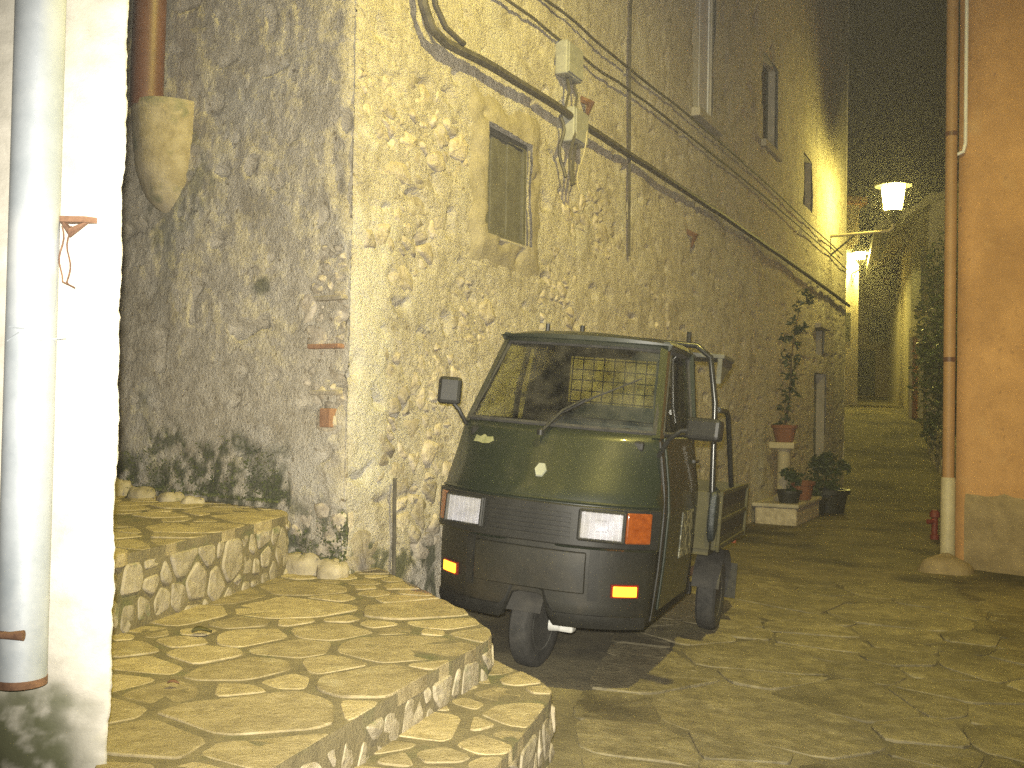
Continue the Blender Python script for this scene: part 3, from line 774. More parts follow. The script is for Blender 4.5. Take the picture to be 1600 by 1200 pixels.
# ------------------------------------------------------------------ orange house at the right
OH = Vector((4.14, 9.66, 0))
oh = thing('orange_house', 'orange plastered house on the right of the alley', 'house', tuple(OH))
df = Vector((.70, -.714, 0)); nf = Vector((-.714, -.70, 0)); db = Vector((.47, .88, 0))
def oh_fn(s, z):
    p = df * s if s >= 0 else db * (-s)
    e = .006 * nz(s * 2, z * 2, 3) + .003 * nz(s * 9, z * 9, 6)
    n = nf if s >= 0 else Vector((-.88, .47, 0))
    p = p + n * e
    return Vector((p.x, p.y, z))
MB().grid(oh_fn, lin(-6, 0, 20)[:-1] + lin(0, 7, 60), lin(-.5, 8.6, 70), flip=True).build('wall', M_ORANGE, oh, smooth=0)
def pl_fn(s, z):
    return Vector(tuple(df * s + nf * (.030 + .010 * nz(s * 3, z * 3, 1) + .006 * nz(s * 11, z * 11, 2) - .05 * sm(.40, .60, z + .12 * nz(s * 3, 8) + .06 * nz(s * 12, 3))))) + Vector((0, 0, z))
MB().solid(pl_fn, lambda s, z: df * s - nf * .02 + Vector((0, 0, z)), lin(.09, 6.9, 80), lin(-.4, .62, 16)).build('plinth', M_PLINTH, oh, smooth=50, label='grey rough cement plinth')
MB().prism([(p.x, p.y) for p in (nf * .3, df * 7 + nf * .3, df * 7 + db * 6, db * 6)], 8.6, 8.75).build('eave', M_TILE, oh)
q = thing('downpipe', 'brown downpipe with pale lower section at the orange house corner', 'downpipe', tuple(OH + nf * .10 - df * .03 + Vector((0, 0, -.15))))
MB().lathe([(.052, .82), (.052, 8.4)], 18).build('upper_pipe', mat('brown_downpipe', (0.27, 0.155, 0.07), (0.33, 0.19, 0.088), scale=6, rough=.6), q, smooth=40)
MB().lathe([(.066, .0), (.064, .80), (.058, .83)], 18).build('lower_pipe', M_CREAM, q, smooth=40, label='pale lower section')
for z in (1.9, 4.0): MB().lathe([(.057, z), (.057, z + .04)], 18).build('clamp', M_BROWNPIPE, q, smooth=40)
c2 = OH + nf * .03 + df * .0
o = MB().tube([tuple(OH + nf * .04 + df * .075 + Vector((0, 0, z))) for z in (8.4, 6, 3.78)] + [tuple(OH + nf * .05 + df * .06 + Vector((0, 0, 3.70))), tuple(OH + nf * .06 + df * .0 + Vector((0, 0, 3.68)))], .017, 8).build('conduit', M_WHITEWOOD, smooth=40)
tag(o, 'thin white conduit with elbow on the orange house', 'conduit')
M_HYD = mat('faded_red', (0.13, 0.02, 0.015), (0.18, 0.03, 0.02), scale=9, rough=.6)
hy = thing('hydrant', 'small red hydrant stub behind the brown downpipe', 'hydrant', (4.80, 11.75, gz(4.8, 11.75)))
MB().lathe([(.05, 0), (.05, .05), (.035, .06), (.035, .24), (.055, .25), (.055, .30), (.03, .33)], 14).build('barrel', M_HYD, hy, smooth=40)
MB().tube([(-.09, -.03, .2), (0, 0, .2)], .028, 10).build('outlet', M_HYD, hy, smooth=40)
def rock(name, loc, d, seed, m, label):
    mb = MB(); n = 16
    def fn(u, v):
        a = u * 2 * math.pi; e = v * math.pi * .5
        k = 1 + .22 * nz(math.cos(a) * 1.4 * math.cos(e), math.sin(a) * 1.4 * math.cos(e), seed + v) + .07 * nz(math.cos(a) * 5, math.sin(a) * 5, seed + v * 5)
        return Vector((math.cos(a) * math.cos(e) * d[0] * k, math.sin(a) * math.cos(e) * d[1] * k, math.sin(e) * d[2] * k - .05))
    mb.grid(fn, lin(0, 1, 23), lin(0, .995, 11)); o = mb.build(name, m, smooth=60); o.location = loc
    return tag(o, label, 'rock')
rock('rock', (3.92, 9.35, gz(3.9, 9.3)), (.27, .18, .20), 3, M_PLINTH, 'rounded rock at the foot of the brown downpipe')

# ------------------------------------------------------------------ plants along the house wall
def wp(s, h, z=0):
    p = C0 + D2 * s + N2 * h; return (p.x, p.y, z if z else gz(p.x, p.y))
b = thing('stone_bench', 'low stone ledge carrying flower pots along the wall', 'ledge', wp(9.35, .3))
P = Vector(b.location); rot = Matrix(((D2.x, N2.x, 0), (D2.y, N2.y, 0), (0, 0, 1)))
MB().box((0, 0, .09), (1.5, .52, .24), rot).build('block', M_RUBBLE, b, bevel=.03)
MB().box((0, 0, .235), (1.56, .58, .05), rot).build('slab', M_CEMENT, b, bevel=.015)
LZ = P.z + .26
def pot(name, label, loc, r0, r1, h, m=M_TERRA):
    t = thing(name, label, 'flower pot', loc)
    MB().lathe([(r0, 0), (r1 * .96, h * .8), (r1 * 1.08, h * .8), (r1 * 1.1, h), (r1 * .95, h), (r1 * .9, h * .86)], 20).build('pot', m, t, smooth=40)
    MB().lathe([(r1 * .9, h * .85), (r1 * .3, h * .88)], 16).build('soil', M_BARK, t)
    return t
pd = thing('pedestal', 'pale pedestal with flat top holding a terracotta pot', 'pedestal', (*wp(9.15, .28)[:2], LZ))
MB().lathe([(.13, 0), (.13, .05), (.09, .08), (.085, .64), (.11, .67)], 16).build('column', M_CREAM, pd, smooth=40)
MB().box((0, 0, .71), (.34, .32, .08), rot).build('top_slab', M_CREAM, pd, bevel=.01)
t = pot('flower_pot', 'terracotta pot with tall climbing plant on the pedestal', (*wp(9.15, .28)[:2], LZ + .75), .11, .155, .22)
r = random.Random(5)
sp = [(0.02 * math.sin(k), .0 + .05 * k * .5, .2 + k * .22) for k in range(8)]
MB().tube([(x + .03 * k, y, z) for k, (x, y, z) in enumerate(sp)], [.014 - .0012 * k for k in range(8)], 6).build('stem', M_BARK, t, smooth=40)
fo = MB()
for k in range(8): 
    f2 = foliage((sp[k][0] + .03 * k, sp[k][1], sp[k][2] + .1), (.16, .16, .2), 34 + 12 * (k > 4), .09, 50 + k); i0 = len(fo.v); fo.v += f2.v; fo.f += [tuple(i0 + q for q in f) for f in f2.f]
fo.build('foliage', M_LEAF, t)
t = pot('flower_pot', 'terracotta pot standing at the foot of the pale pedestal', (*wp(9.42, .44)[:2], LZ), .13, .175, .24)
foliage((0, 0, .27), (.10, .10, .08), 60, .05, 61).build('foliage', M_LEAFDARK, t)
t = pot('flower_pot', 'dark bushy pot left of the pale pedestal', (*wp(8.80, .42)[:2], LZ - .02), .11, .15, .18, M_IRON)
foliage((0, 0, .30), (.14, .14, .16), 380, .06, 62).build('foliage', M_LEAFDARK, t)
t = pot('flower_pot', 'large dark pot with round bush at the right end of the ledge', (*wp(10.8, .55)[:2], gz(*wp(10.8, .55)[:2])), .22, .28, .32, M_IRON)
foliage((0, 0, .52), (.30, .30, .30), 900, .07, 63).build('foliage', M_LEAFDARK, t)
t = pot('flower_pot', 'small dark pot on the ground between the ledge and the large bush', (*wp(10.3, .45)[:2], gz(*wp(10.3, .45)[:2])), .13, .17, .22, M_IRON)
foliage((0, 0, .34), (.2, .2, .2), 300, .06, 64).build('foliage', M_LEAFDARK, t)

# ------------------------------------------------------------------ lanterns
def lantern(name, label, loc, gl_r, strength, arm, group, cap=None, pane=None, k=1.0):
    """upright street lantern: loc is the centre of its globe; arm: vector back to the wall"""
    t = thing(name, label, 'street lamp', loc, group)
    cup = [(.03 * k, -.36), (.045 * k, -.33), (.10 * k, -.24), (.135 * k, -.20), (.135 * k, -.18)]
    MB().lathe(cup, 16).build('base_cup', M_IRON, t, smooth=40)
    MB().lathe(cap or [(.20, .20), (.21, .215), (.12, .30), (.05, .34), (.03, .40), (.0, .42)], 24).build('cap', M_IRON, t, smooth=40)
    for k in range(4):
        a = math.pi / 4 + k * math.pi / 2; a2 = a + math.pi / 2
        MB().tube([(.13 * math.cos(a), .13 * math.sin(a), -.19), (.19 * math.cos(a), .19 * math.sin(a), .205)], .007, 6).build('frame_bar', M_IRON, t)
        MB().quad((.127 * math.cos(a), .127 * math.sin(a), -.18), (.127 * math.cos(a2), .127 * math.sin(a2), -.18), (.186 * math.cos(a2), .186 * math.sin(a2), .2), (.186 * math.cos(a), .186 * math.sin(a), .2)).build('pane', pane or M_PANE, t)
    MB().lathe([(gl_r * .28 * math.cos(e), gl_r * .28 * math.sin(e)) for e in lin(-1.5, 1.5, 12)], 18).build('bulb', emit('sodium_bulb', (1.0, .85, .30), 80), t, smooth=0)
    ld = bpy.data.lights.new('lamp_light', 'POINT'); ld.energy = strength; ld.color = (1.0, .84, .20); ld.shadow_soft_size = gl_r
    lo = bpy.data.objects.new('lamp_light', ld); col.objects.link(lo); lo.parent = t
    A = Vector(arm)
    MB().tube([(0, 0, -.35), (0, 0, -.42), tuple(A * .06 + Vector((0, 0, -.46))), tuple(A + Vector((0, 0, -.46 - .03)))], .024, 8).build('arm', M_CREAM, t, smooth=40)
    MB().tube([tuple(A * .55 + Vector((0, 0, -.475))), tuple(A * .98 + Vector((0, 0, -.80)))], .014, 8).build('brace', M_IRON, t, smooth=40)
    return t
big = lantern('street_lamp', 'lit street lantern on an iron arm at the end of the house wall', (6.32, 17.30, 4.86), .16, FAR_STRENGTH, (-.96 / 1.18, .50 / 1.18, 0), 'lit street lanterns', cap=[(.22, .18), (.25, .17), (.26, .19), (.12, .30), (.05, .34), (.03, .40), (.0, .42)], pane=M_FROST)
big.scale = (1.18, 1.18, 1.18)
lantern('street_lamp', 'tiny distant lantern further down the alley', (10.43, 31.2, 6.05), .12, 3600, (0, .75, 0), 'lit street lanterns', cap=[(.22, .18), (.29, .02), (.30, .04), (.12, .30), (.05, .34), (.03, .40), (.0, .42)], pane=M_FROST)
# the lantern that lights the corner: just above and to the right of the picture, on its own post
nl = lantern('street_lamp', 'lantern on a post at the right, lighting the house corner', tuple(LAMP_POS), .075, LAMP_STRENGTH, (1.15, -.35, 0), 'lit street lanterns', k=.38, cap=[(.01, .13), (.12, .10), (.27, -.03), (.30, -.055), (.31, -.03), (.20, .16), (.12, .30), (.05, .34), (.03, .40), (.0, .42)])
MB().tube([(1.15, -.35, .0), (1.15, -.35, -.6), (1.15, -.35, -LAMP_POS.z - .2)], [.035, .045, .07], 10).build('post', M_IRON, nl, smooth=40)

# ------------------------------------------------------------------ far end of the alley
def far_wall(name, pts, z0, z1, m, parent, P):
    mb = MB()
    for k in range(len(pts) - 1):
        a, b = Vector((*pts[k], 0)), Vector((*pts[k + 1], 0))
        mb.grid(lambda u, z: Vector((a.x + (b.x - a.x) * u - P.x, a.y + (b.y - a.y) * u - P.y, z + .0)), lin(0, 1, 8), lin(z0, z1, 12))
    return mb.build(name, m, parent)
P = Vector((10.35, 27, 1.2))
fh = thing('far_house', 'pale lit house with red door beyond the street lamp', 'house', tuple(P))
PZ = Vector((P.x, P.y, 0))
def fz(v): return (v[0] - P.x, v[1] - P.y, v[2] - P.z)
facade = [(14.5, 40), (10.35, 27), (10.0, 25.0), (15.5, 23.2), (19, 38)]
mb = MB()
for k in range(len(facade) - 1):
    a, b = facade[k], facade[k + 1]
    mb.quad(fz((*a, .5)), fz((*b, .5)), fz((*b, 6.6)), fz((*a, 6.6)))
mb.build('wall', M_FARWALL, fh)
dv = Vector((-.35, -2.0, 0)).normalized(); dn = Vector((-dv.y, dv.x, 0)) * -1
dn = Vector((-.985, .172, 0))
def fbox(m, s0, s1, z0, z1, h0, h1):
    c = Vector((10.35, 27, 0)) + dv * ((s0 + s1) / 2) + dn * ((h0 + h1) / 2)
    return m.box(fz((c.x, c.y, (z0 + z1) / 2)), (s1 - s0, h1 - h0, z1 - z0), Matrix(((dv.x, dn.x, 0), (dv.y, dn.y, 0), (0, 0, 1))))
DZ = gz(10.2, 26.4)
d = fbox(MB(), .45, 1.45, DZ, DZ + 2.05, -.05, .03).build('door', M_REDDOOR, fh, label='dark red door')
fbox(fbox(fbox(MB(), .30, .44, DZ, DZ + 2.3, -.05, .10), 1.46, 1.60, DZ, DZ + 2.3, -.05, .10), .44, 1.46, DZ + 2.06, DZ + 2.3, -.05, .10).build('frame', M_CREAM, d)
fbox(MB(), .4, 1.5, 3.9, 5.4, -.05, .06).build('shutter', M_DARKWOOD, fh, label='dark closed shutter above the red door')
mb = MB(); 
for a, b in (((8.9, 25.6, 5.75), (11.9, 23.4, 7.35)),):
    q = [Vector(a), Vector(b), Vector(b) + Vector((3.6, 11.5, 0)), Vector(a) + Vector((3.6, 11.5, 0))]
    i0 = len(mb.v); mb.v += [fz(p) for p in q] + [fz(p + Vector((0, 0, .16))) for p in q]
    mb.f += [(i0 + 3, i0 + 2, i0 + 1, i0), (i0 + 4, i0 + 5, i0 + 6, i0 + 7)] + [(i0 + k, i0 + (k + 1) % 4, i0 + 4 + (k + 1) % 4, i0 + 4 + k) for k in range(4)]
rf = mb.build('roof', M_CREAM, fh, label='pale underside of the overhanging eave')
for k in range(4):
    a = Vector((8.95, 25.65, 5.70)) + Vector((3.0, -2.2, 1.6)) * (.08 + k * .26)
    MB().tube([fz(a), fz(a + Vector((3.2, 10.5, 0)))], .06, 4).build('rafter', M_BARK, rf)
l1 = thing('far_house', 'narrow pale house at the left of the alley, past the lamp', 'house', (9.6, 32, 1.5))
mb = MB(); P = Vector((9.6, 32, 1.5)); mb.prism([(-8, 0), (1.05, 0), (1.9, 9), (-8, 9)], -1.5, 6.2); mb.build('wall', M_FARWALL, l1)
MB().prism([(-8, -.3), (1.2, -.3), (2.0, 9), (-8, 9)], 6.2, 6.4).build('roof', M_TILE, l1)
MB().box((.55, -.02, 2.4), (.5, .06, .9)).build('window', M_DARKWOOD, l1)
l2 = thing('far_house', 'dark house closing the far end of the alley', 'house', (15.5, 46, 2.1))
MB().prism([(-7, 0), (8, 0), (8, 6), (-7, 6)], -1.5, 5.0).build('wall', M_PLINTH, l2)
MB().prism([(-7.3, -.4), (8.3, -.4), (8.3, 6), (-7.3, 6)], 5.0, 5.25).build('roof', M_TILE, l2)
for x in (-.9, .7): 
    w = MB().box((x, -.03, 2.9), (.8, .08, 1.1)).build('window', M_DARKWOOD, l2); MB().box((x, -.06, 2.3), (1.0, .14, .08)).build('sill', M_CEMENT, w)
MB().box((.1, -.02, .95), (.95, .06, 2.0)).build('door', M_DARKWOOD, l2)
# garden behind the orange house
def tree(name, label, loc, th, cr, n, seed, leaf):
    t = thing(name, label, 'tree', loc, 'garden trees beyond the orange house'); r = random.Random(seed)
    MB().tube([(0, 0, -.2), (.05, .02, th * .5), (.0, .1, th)], [.12, .09, .06], 8).build('trunk', M_BARK, t, smooth=40)
    for k in range(4):
        a = k * 1.6 + r.random(); MB().tube([(0, .06, th * .7), (math.cos(a) * cr[0] * .4, math.sin(a) * cr[1] * .4, th + .3), (math.cos(a) * cr[0] * .75, math.sin(a) * cr[1] * .75, th + cr[2] * .5)], [.045, .03, .01], 6).build('branch', M_BARK, t, smooth=40)
    foliage((0, 0, th + .2), cr, n, .13, seed).build('crown', leaf, t)
tree('garden_tree', 'dark leafy tree nearest the orange house', (8.75, 20.6, gz(8.75, 20.6)), 2.0, (.75, .8, 1.9), 2600, 5, M_LEAFDARK)
tree('garden_tree', 'taller dark tree in front of the red door house', (9.6, 22.3, gz(9.6, 22.3)), 2.7, (.8, .9, 2.3), 2600, 8, M_LEAFDARK)
gw = thing('garden_wall', 'low dark garden wall below the trees', 'wall', (8.2, 19.0, gz(8.2, 19)))
for i, (c, poly) in enumerate(cells([(0, 0), (4.2, 0), (4.2, .9), (0, .9)], .28, .03, 9, sx=1.5)):
    fn = lambda x, y, h: (.25 * x * .8 - h * .94 + .0, x * .93 * .9, y - .1 + .10 * x)
    stone_mesh(poly, c, fn, -.2, .02, .02, i).build('stone', M_RUBBLE, gw, smooth=50)

# ------------------------------------------------------------------ the three-wheeler
truck = thing('three_wheeler', 'dark green three-wheeled light truck parked against the house wall', 'three-wheeler')
truck.matrix_world = (Matrix.Translation((.155, 4.9916, .012)) @ Matrix.Rotation(R(-19.77), 4, 'Z') @ Matrix.Rotation(R(-1.378), 4, 'X') @ Matrix.Rotation(R(3.731), 4, 'Y'))
LV = [(.277, .500, -.262, .195), (.31, .513, -.285, .21), (.55, .528, -.312, .23), (.83, .534, -.322, .242), (.86, .532, -.305, .235), (1.0, .510, -.215, .185), (1.13, .487, -.135, .125), (1.155, .482, -.120, .110)]
YR = .93
def lev(z):
    z = max(LV[0][0], min(LV[-1][0], z))
    for k in range(len(LV) - 1):
        if z <= LV[k + 1][0]:
            t = (z - LV[k][0]) / (LV[k + 1][0] - LV[k][0]); return [LV[k][j] + (LV[k + 1][j] - LV[k][j]) * t for j in (1, 2, 3)]
def fy(x, z):
    w, yc, yk = lev(z); return yc + yk * min(1.0, abs(x / w)) ** 3
def fp(x, z, off=0.0):
    p = Vector((x, fy(x, z), z)); e = .004
    du = Vector((2 * e, fy(x + e, z) - fy(x - e, z), 0)); dv_ = Vector((0, fy(x, z + e) - fy(x, z - e), 2 * e))
    n = du.cross(dv_).normalized()
    if n.y > 0: n = -n
    return p + n * off
def front_patch(x0, x1, z0, z1, o0, o1, nx=10, nzv=4, fz_=None):
    f0 = (lambda u, v: fp(u, v, o1)); f1 = (lambda u, v: fp(u, v, o0))
    return MB().solid(f0, f1, lin(x0, x1, nx), lin(z0, z1, nzv))
def side_patch(sgn, y0, y1, z0, z1, o0, o1, ny=4, nzv=5):
    def q(o): return lambda u, v: Vector((sgn * (lev(v)[0] + o), u, v))
    m = MB().solid(q(o1), q(o0), lin(y0, y1, ny), lin(z0, z1, nzv))
    return m
# body shell: front, sides and back, open wheel arch below
def outline(t, z):
    """t 0..1 round the cab: left rear, left side, front, right side, right rear"""
    w, yc, yk = lev(z)
    if t < .25: s = t / .25; return Vector((-w, YR + (yc + yk - YR) * s, z))
    if t <= .75: x = -w + 2 * w * (t - .25) / .5; return Vector((x, fy(x, z), z))
    s = (t - .75) / .25; return Vector((w, yc + yk + (YR - yc - yk) * s, z))
ts = lin(0, .25, 6)[:-1] + lin(.25, .75, 45)[:-1] + lin(.75, 1, 6)
zl = lin(0, 1, 19)
def shell(t, v):
    arch = .13 * (1 - sm(.12, .24, abs((t - .5) / .25)))
    z = .277 + arch + (1.155 - .277 - arch) * v
    return outline(t, z)
MB().solid(shell, lambda t, v: shell(t, v) + Vector((0, .012, 0)), ts, lin(0, .40, 8)).build('lower_body', M_LOWER, truck, smooth=40, label='dark lower front and sills')
body = MB().grid(shell, ts, lin(.40, 1, 13)).build('cab_body', M_GREEN, truck, smooth=40)
so = body.modifiers.new('solid', 'SOLIDIFY'); so.thickness = .012; so.offset = -1
MB().box((0, YR - .006, .72), (.98, .02, .87)).build('cab_back', M_GREEN, truck, bevel=.006)
MB().box((0, .47, .33), (.92, .84, .03)).build('floor', M_UNDER, truck)
# lower trim and joints
sk = front_patch(-.495, .495, .282, .335, .002, .016, 36, 3); sk.v = [(v[0], v[1], v[2] + .13 * (1 - sm(.12, .24, abs(v[0] / .5)))) for v in sk.v]
sk.build('lower_lip', M_BLACKPL, truck, smooth=40)
front_patch(-.26, .26, .43, .615, .002, .020, 16, 4).build('front_panel', M_LOWER, truck, smooth=40, bevel=.006)
for s in (-1, 1):
    front_patch(s * .275 if s > 0 else -.315, .315 if s > 0 else -.275, .40, .63, .001, .008, 4, 3).build('panel_gap', M_BLACKPL, truck, smooth=40)
band = front_patch(-.530, .530, .640, .822, .002, .024, 44, 6).build('front_band', M_BLACKPL, truck, smooth=40, bevel=.006, label='black plastic band with headlights')
for k in range(6):
    front_patch(-.185, .185, .672 + k * .021, .681 + k * .021, .024, .034, 10, 2).build('slat', M_BLACKPL, band)
for s in (-1, 1):
    xc = .311 * s
    hc = fp(xc, .741, .026); hr = Matrix.Rotation(R(13 * s), 3, 'Z') @ Matrix.Rotation(R(-3), 3, 'X')
    def hbox(w, h, y0, y1): return MB().box(hc + hr @ Vector((0, -(y0 + y1) / 2, 0)), (w, y1 - y0, h), hr)
    hl = hbox(.212, .142, -.05, .018).build('headlight', M_BLACKPL, truck, bevel=.008, label='rectangular headlight')
    hbox(.190, .122, .016, .021).build('reflector', M_CHROME, hl, bevel=.002)
    hbox(.060, .050, .021, .030).build('bulb_shield', M_CHROME, hl, bevel=.006)
    hbox(.190, .122, .034, .038).build('lens', M_LENS, hl, bevel=.001)
    for k in range(7):
        MB().box(hc + hr @ Vector((-.078 + k * .026, -.033, 0)), (.002, .004, .118), hr).build('lens_rib', M_CHROME, hl)
    fr_ = MB()
    pts = [hc + hr @ Vector((a_ * .098, -.030, b_ * .064)) for a_, b_ in ((-1, -1), (1, -1), (1, 1), (-1, 1))]
    for k in range(4): fr_.tube([pts[k], pts[(k + 1) % 4]], .008, 6)
    fr_.build('bezel', M_BLACKPL, hl, smooth=40)
    a, b = (.402, .492)
    front_patch(min(s * a, s * b), max(s * a, s * b), .668, .806, .022, .036, 8, 5).build('turn_signal', M_AMBER, truck, smooth=40, bevel=.008, label='amber turn signal')
    front_patch(s * .419 - .052, s * .419 + .052, .421, .481, .001, .012, 5, 3).build('reflector_halo', mat('red_halo_paint', (0.10, 0.008, 0.004), (0.15, 0.014, 0.006), scale=30, rough=.3), truck, smooth=40)  # red halo round the reflector, painted as a slightly larger plate
    front_patch(s * .419 - .044, s * .419 + .044, .428, .474, .010, .018, 5, 3).build('reflector_glow', M_REFLECTOR_GLOW, truck, smooth=40, bevel=.004, label='amber bumper reflector given a glow')  # bumper reflector, no lamp: the returned flash is added as emission
# painted ridge under the bonnet, badge and faded sticker
rg = [fp(x, .832, .004) for x in lin(-.525, .525, 30)]
MB().tube(rg, .009, 6).build('bonnet_lip', M_GREEN, truck, smooth=40)
hexa = [fp(.0 + .030 * math.cos(k * math.pi / 3), .955 + .034 * math.sin(k * math.pi / 3), .0) for k in range(6)]
c = fp(0, .955, 0); nn = (fp(0, .955, .01) - c).normalized(); mb = MB()
mb.v = [tuple(p) for p in hexa] + [tuple(c + (p - c) * .9 + nn * .008) for p in hexa]; mb.f = [tuple(range(6, 12))] + [(k, (k + 1) % 6, 6 + (k + 1) % 6, 6 + k) for k in range(6)]
mb.build('badge', M_BADGE, truck, label='pale hexagonal badge')
sp = [(-.395, 1.050), (-.385, 1.082), (-.36, 1.076), (-.335, 1.088), (-.315, 1.077), (-.285, 1.081), (-.275, 1.062), (-.30, 1.048), (-.335, 1.045), (-.36, 1.05)]
mb = MB(); mb.v = [tuple(fp(x, z, .003)) for x, z in sp]; mb.f = [tuple(range(len(sp)))]
mb.build('sticker', mat('sticker', (.17, .18, .09), (.27, .27, .15), scale=40, rough=.6), truck, label='worn pale sticker')
# windscreen and pillars
def ws(u, v, o=0.0):
    """u -1..1 across, v 0..1 up"""
    w = .462 + (.402 - .462) * v
    y = (-.112 + .10 * abs(u) ** 3) * (1 - v) + (.250 + .055 * abs(u) ** 3) * v; z = 1.165 + (1.572 - 1.165) * v
    return Vector((u * w, y - o, z + o * .6))
MB().grid(lambda u, v: ws(u, v), lin(-1, 1, 25), lin(0, 1, 6)).build('windscreen', M_SCREEN, truck, smooth=0)
per = [ws(u, 0) for u in lin(-1, 1, 17)] + [ws(1, v) for v in lin(.1, .9, 6)] + [ws(u, 1) for u in lin(1, -1, 17)] + [ws(-1, v) for v in lin(.9, .1, 6)]
MB().tube(per + [per[0], per[1]], .012, 6).build('windscreen_seal', M_RUBBER, truck, smooth=40)
for s in (-1, 1):
    pl = MB(); n = 6
    def pil(t, k):
        a = Vector((s * .470, -.005, 1.145)).lerp(Vector((s * .408, .312, 1.60)), t)
        return a + [Vector((-s * .012, -.030, 0)), Vector((s * .020, -.006, 0)), Vector((s * .026, .055, 0)), Vector((-s * .004, .055, 0))][k]
    for a in range(n): 
        for k in range(4):
            q = [pil(a / n, k), pil(a / n, (k + 1) % 4), pil((a + 1) / n, (k + 1) % 4), pil((a + 1) / n, k)]
            pl.quad(*[tuple(p) for p in (q if s < 0 else q[::-1])])
    pl.build('front_pillar', M_GREEN, truck, smooth=40)
    MB().tube([(s * .476, YR - .04, 1.15), (s * .425, YR - .05, 1.60)], .035, 6).build('rear_pillar', M_GREEN, truck, smooth=40)
    MB().tube([(s * .422, .30, 1.595), (s * .430, .60, 1.605), (s * .425, YR - .03, 1.60)], .026, 6).build('roof_rail', M_GREEN, truck, smooth=40)
    # door
    dr = side_patch(s, .08, .80, .34, 1.15, .001, .016, 4, 8).build('door', M_GREEN, truck, smooth=40, bevel=.006)
    MB().tube([(s * (lev(1.0)[0] + .03), .66, 1.03), (s * (lev(1.0)[0] + .035), .76, 1.03)], .010, 6).build('handle', M_BLACKPL, dr, smooth=40)
    side_patch(s, .42, .72, .55, .78, .016, .019, 4, 3).build('decal', mat('door_decal', (.05, .055, .04), (.30, .29, .20), scale=34, rough=.5, contrast=(.5, .55)), dr)
    gl = [(s * .484, .06, 1.165), (s * .484, YR - .08, 1.165), (s * .428, YR - .09, 1.575), (s * .428, .35, 1.575)]
    MB().quad(*gl).build('side_glass', M_SCREEN, truck)
    MB().tube(gl + [gl[0]], .013, 6).build('window_seal', M_RUBBER, truck, smooth=40)
    side_patch(s, -.05 if False else .0, .06, .30, 1.13, .000, .006, 2, 8).build('door_joint', M_BLACKPL, truck)
def roof(u, v, top):
    x = u * .452; y = .228 + v * (YR + .03 - .228) + .06 * abs(u) ** 3 * (1 - v)
    d = max(abs(u) ** 6, abs(2 * v - 1) ** 10)
    return Vector((x, y, 1.598 + (.050 * (1 - u * u * .7) * (1 - .55 * d) if top else 0)))
MB().solid(lambda u, v: roof(u, v, True), lambda u, v: roof(u, v, False), lin(-1, 1, 21), lin(0, 1, 13)).build('roof', M_GREEN, truck, smooth=45)
MB().tube([ws(u, 1.035) + Vector((0, -.010, .004)) for u in lin(-1.06, 1.06, 17)], .020, 8).build('header', M_GREEN, truck, smooth=40)
# rear panel with wired window
rp = MB()
rp.box((0, YR - .02, 1.215), (.94, .025, .15)); rp.box((0, YR - .025, 1.575), (.86, .025, .05)); rp.box((-.355, YR - .022, 1.42), (.21, .025, .27)); rp.box((.355, YR - .022, 1.42), (.21, .025, .27))
rp.build('rear_panel', M_GREEN, truck)
rw = MB().quad((-.25, YR - .02, 1.29), (.25, YR - .02, 1.29), (.25, YR - .02, 1.55), (-.25, YR - .02, 1.55)).build('rear_window', M_SCREEN, truck)
for k in range(9):
    x = -.245 + k * .0613; MB().tube([(x, YR + .02, 1.285), (x, YR + .02, 1.555)], .0035, 5).build('grille_bar', M_UNDER, rw)
for k in range(5):
    z = 1.30 + k * .06; MB().tube([(-.25, YR + .024, z), (.25, YR + .024, z)], .0035, 5).build('grille_bar', M_UNDER, rw)
# inside the cab
MB().box((0, .05, 1.10), (.86, .26, .05)).build('dashboard', M_BLACKPL, truck, bevel=.012)
st = MB().box((0, .64, .70), (.78, .34, .14)).build('seat', M_SEAT, truck, bevel=.03)
MB().box((0, .83, .98), (.80, .10, .46), Matrix.Rotation(R(-8), 3, 'X')).build('backrest', M_SEAT, st, bevel=.03)
sw = MB().tube([(-.02, .10, .5), (-.02, .24, 1.14)], .022, 8).build('steering_column', M_BLACKPL, truck, smooth=40)
MB().tube([(-.30, .34, 1.16), (-.16, .26, 1.15), (.12, .26, 1.15), (.26, .34, 1.16)], .016, 8).build('handlebar', M_BLACKPL, sw, smooth=40)
# wiper, from the middle of the scuttle to the upper right of the glass
a = ws(-.08, -.13, .02); mid = ws(.28, .28, .035); e = ws(.82, .60, .02)
wi = MB().tube([a, ws(.08, .12, .035), mid], [.010, .008, .006], 6).build('wiper', M_BLACKPL, truck, smooth=40)
MB().tube([ws(-.02, .06, .016), mid + Vector((0, .008, -.01)), e], [.004, .006, .004], 6).build('blade', M_RUBBER, wi, smooth=40)
MB().lathe([(.018, -.012), (.018, .012), (.010, .02)], 10, Matrix.Translation(a)).build('pivot', M_BLACKPL, wi, smooth=40)
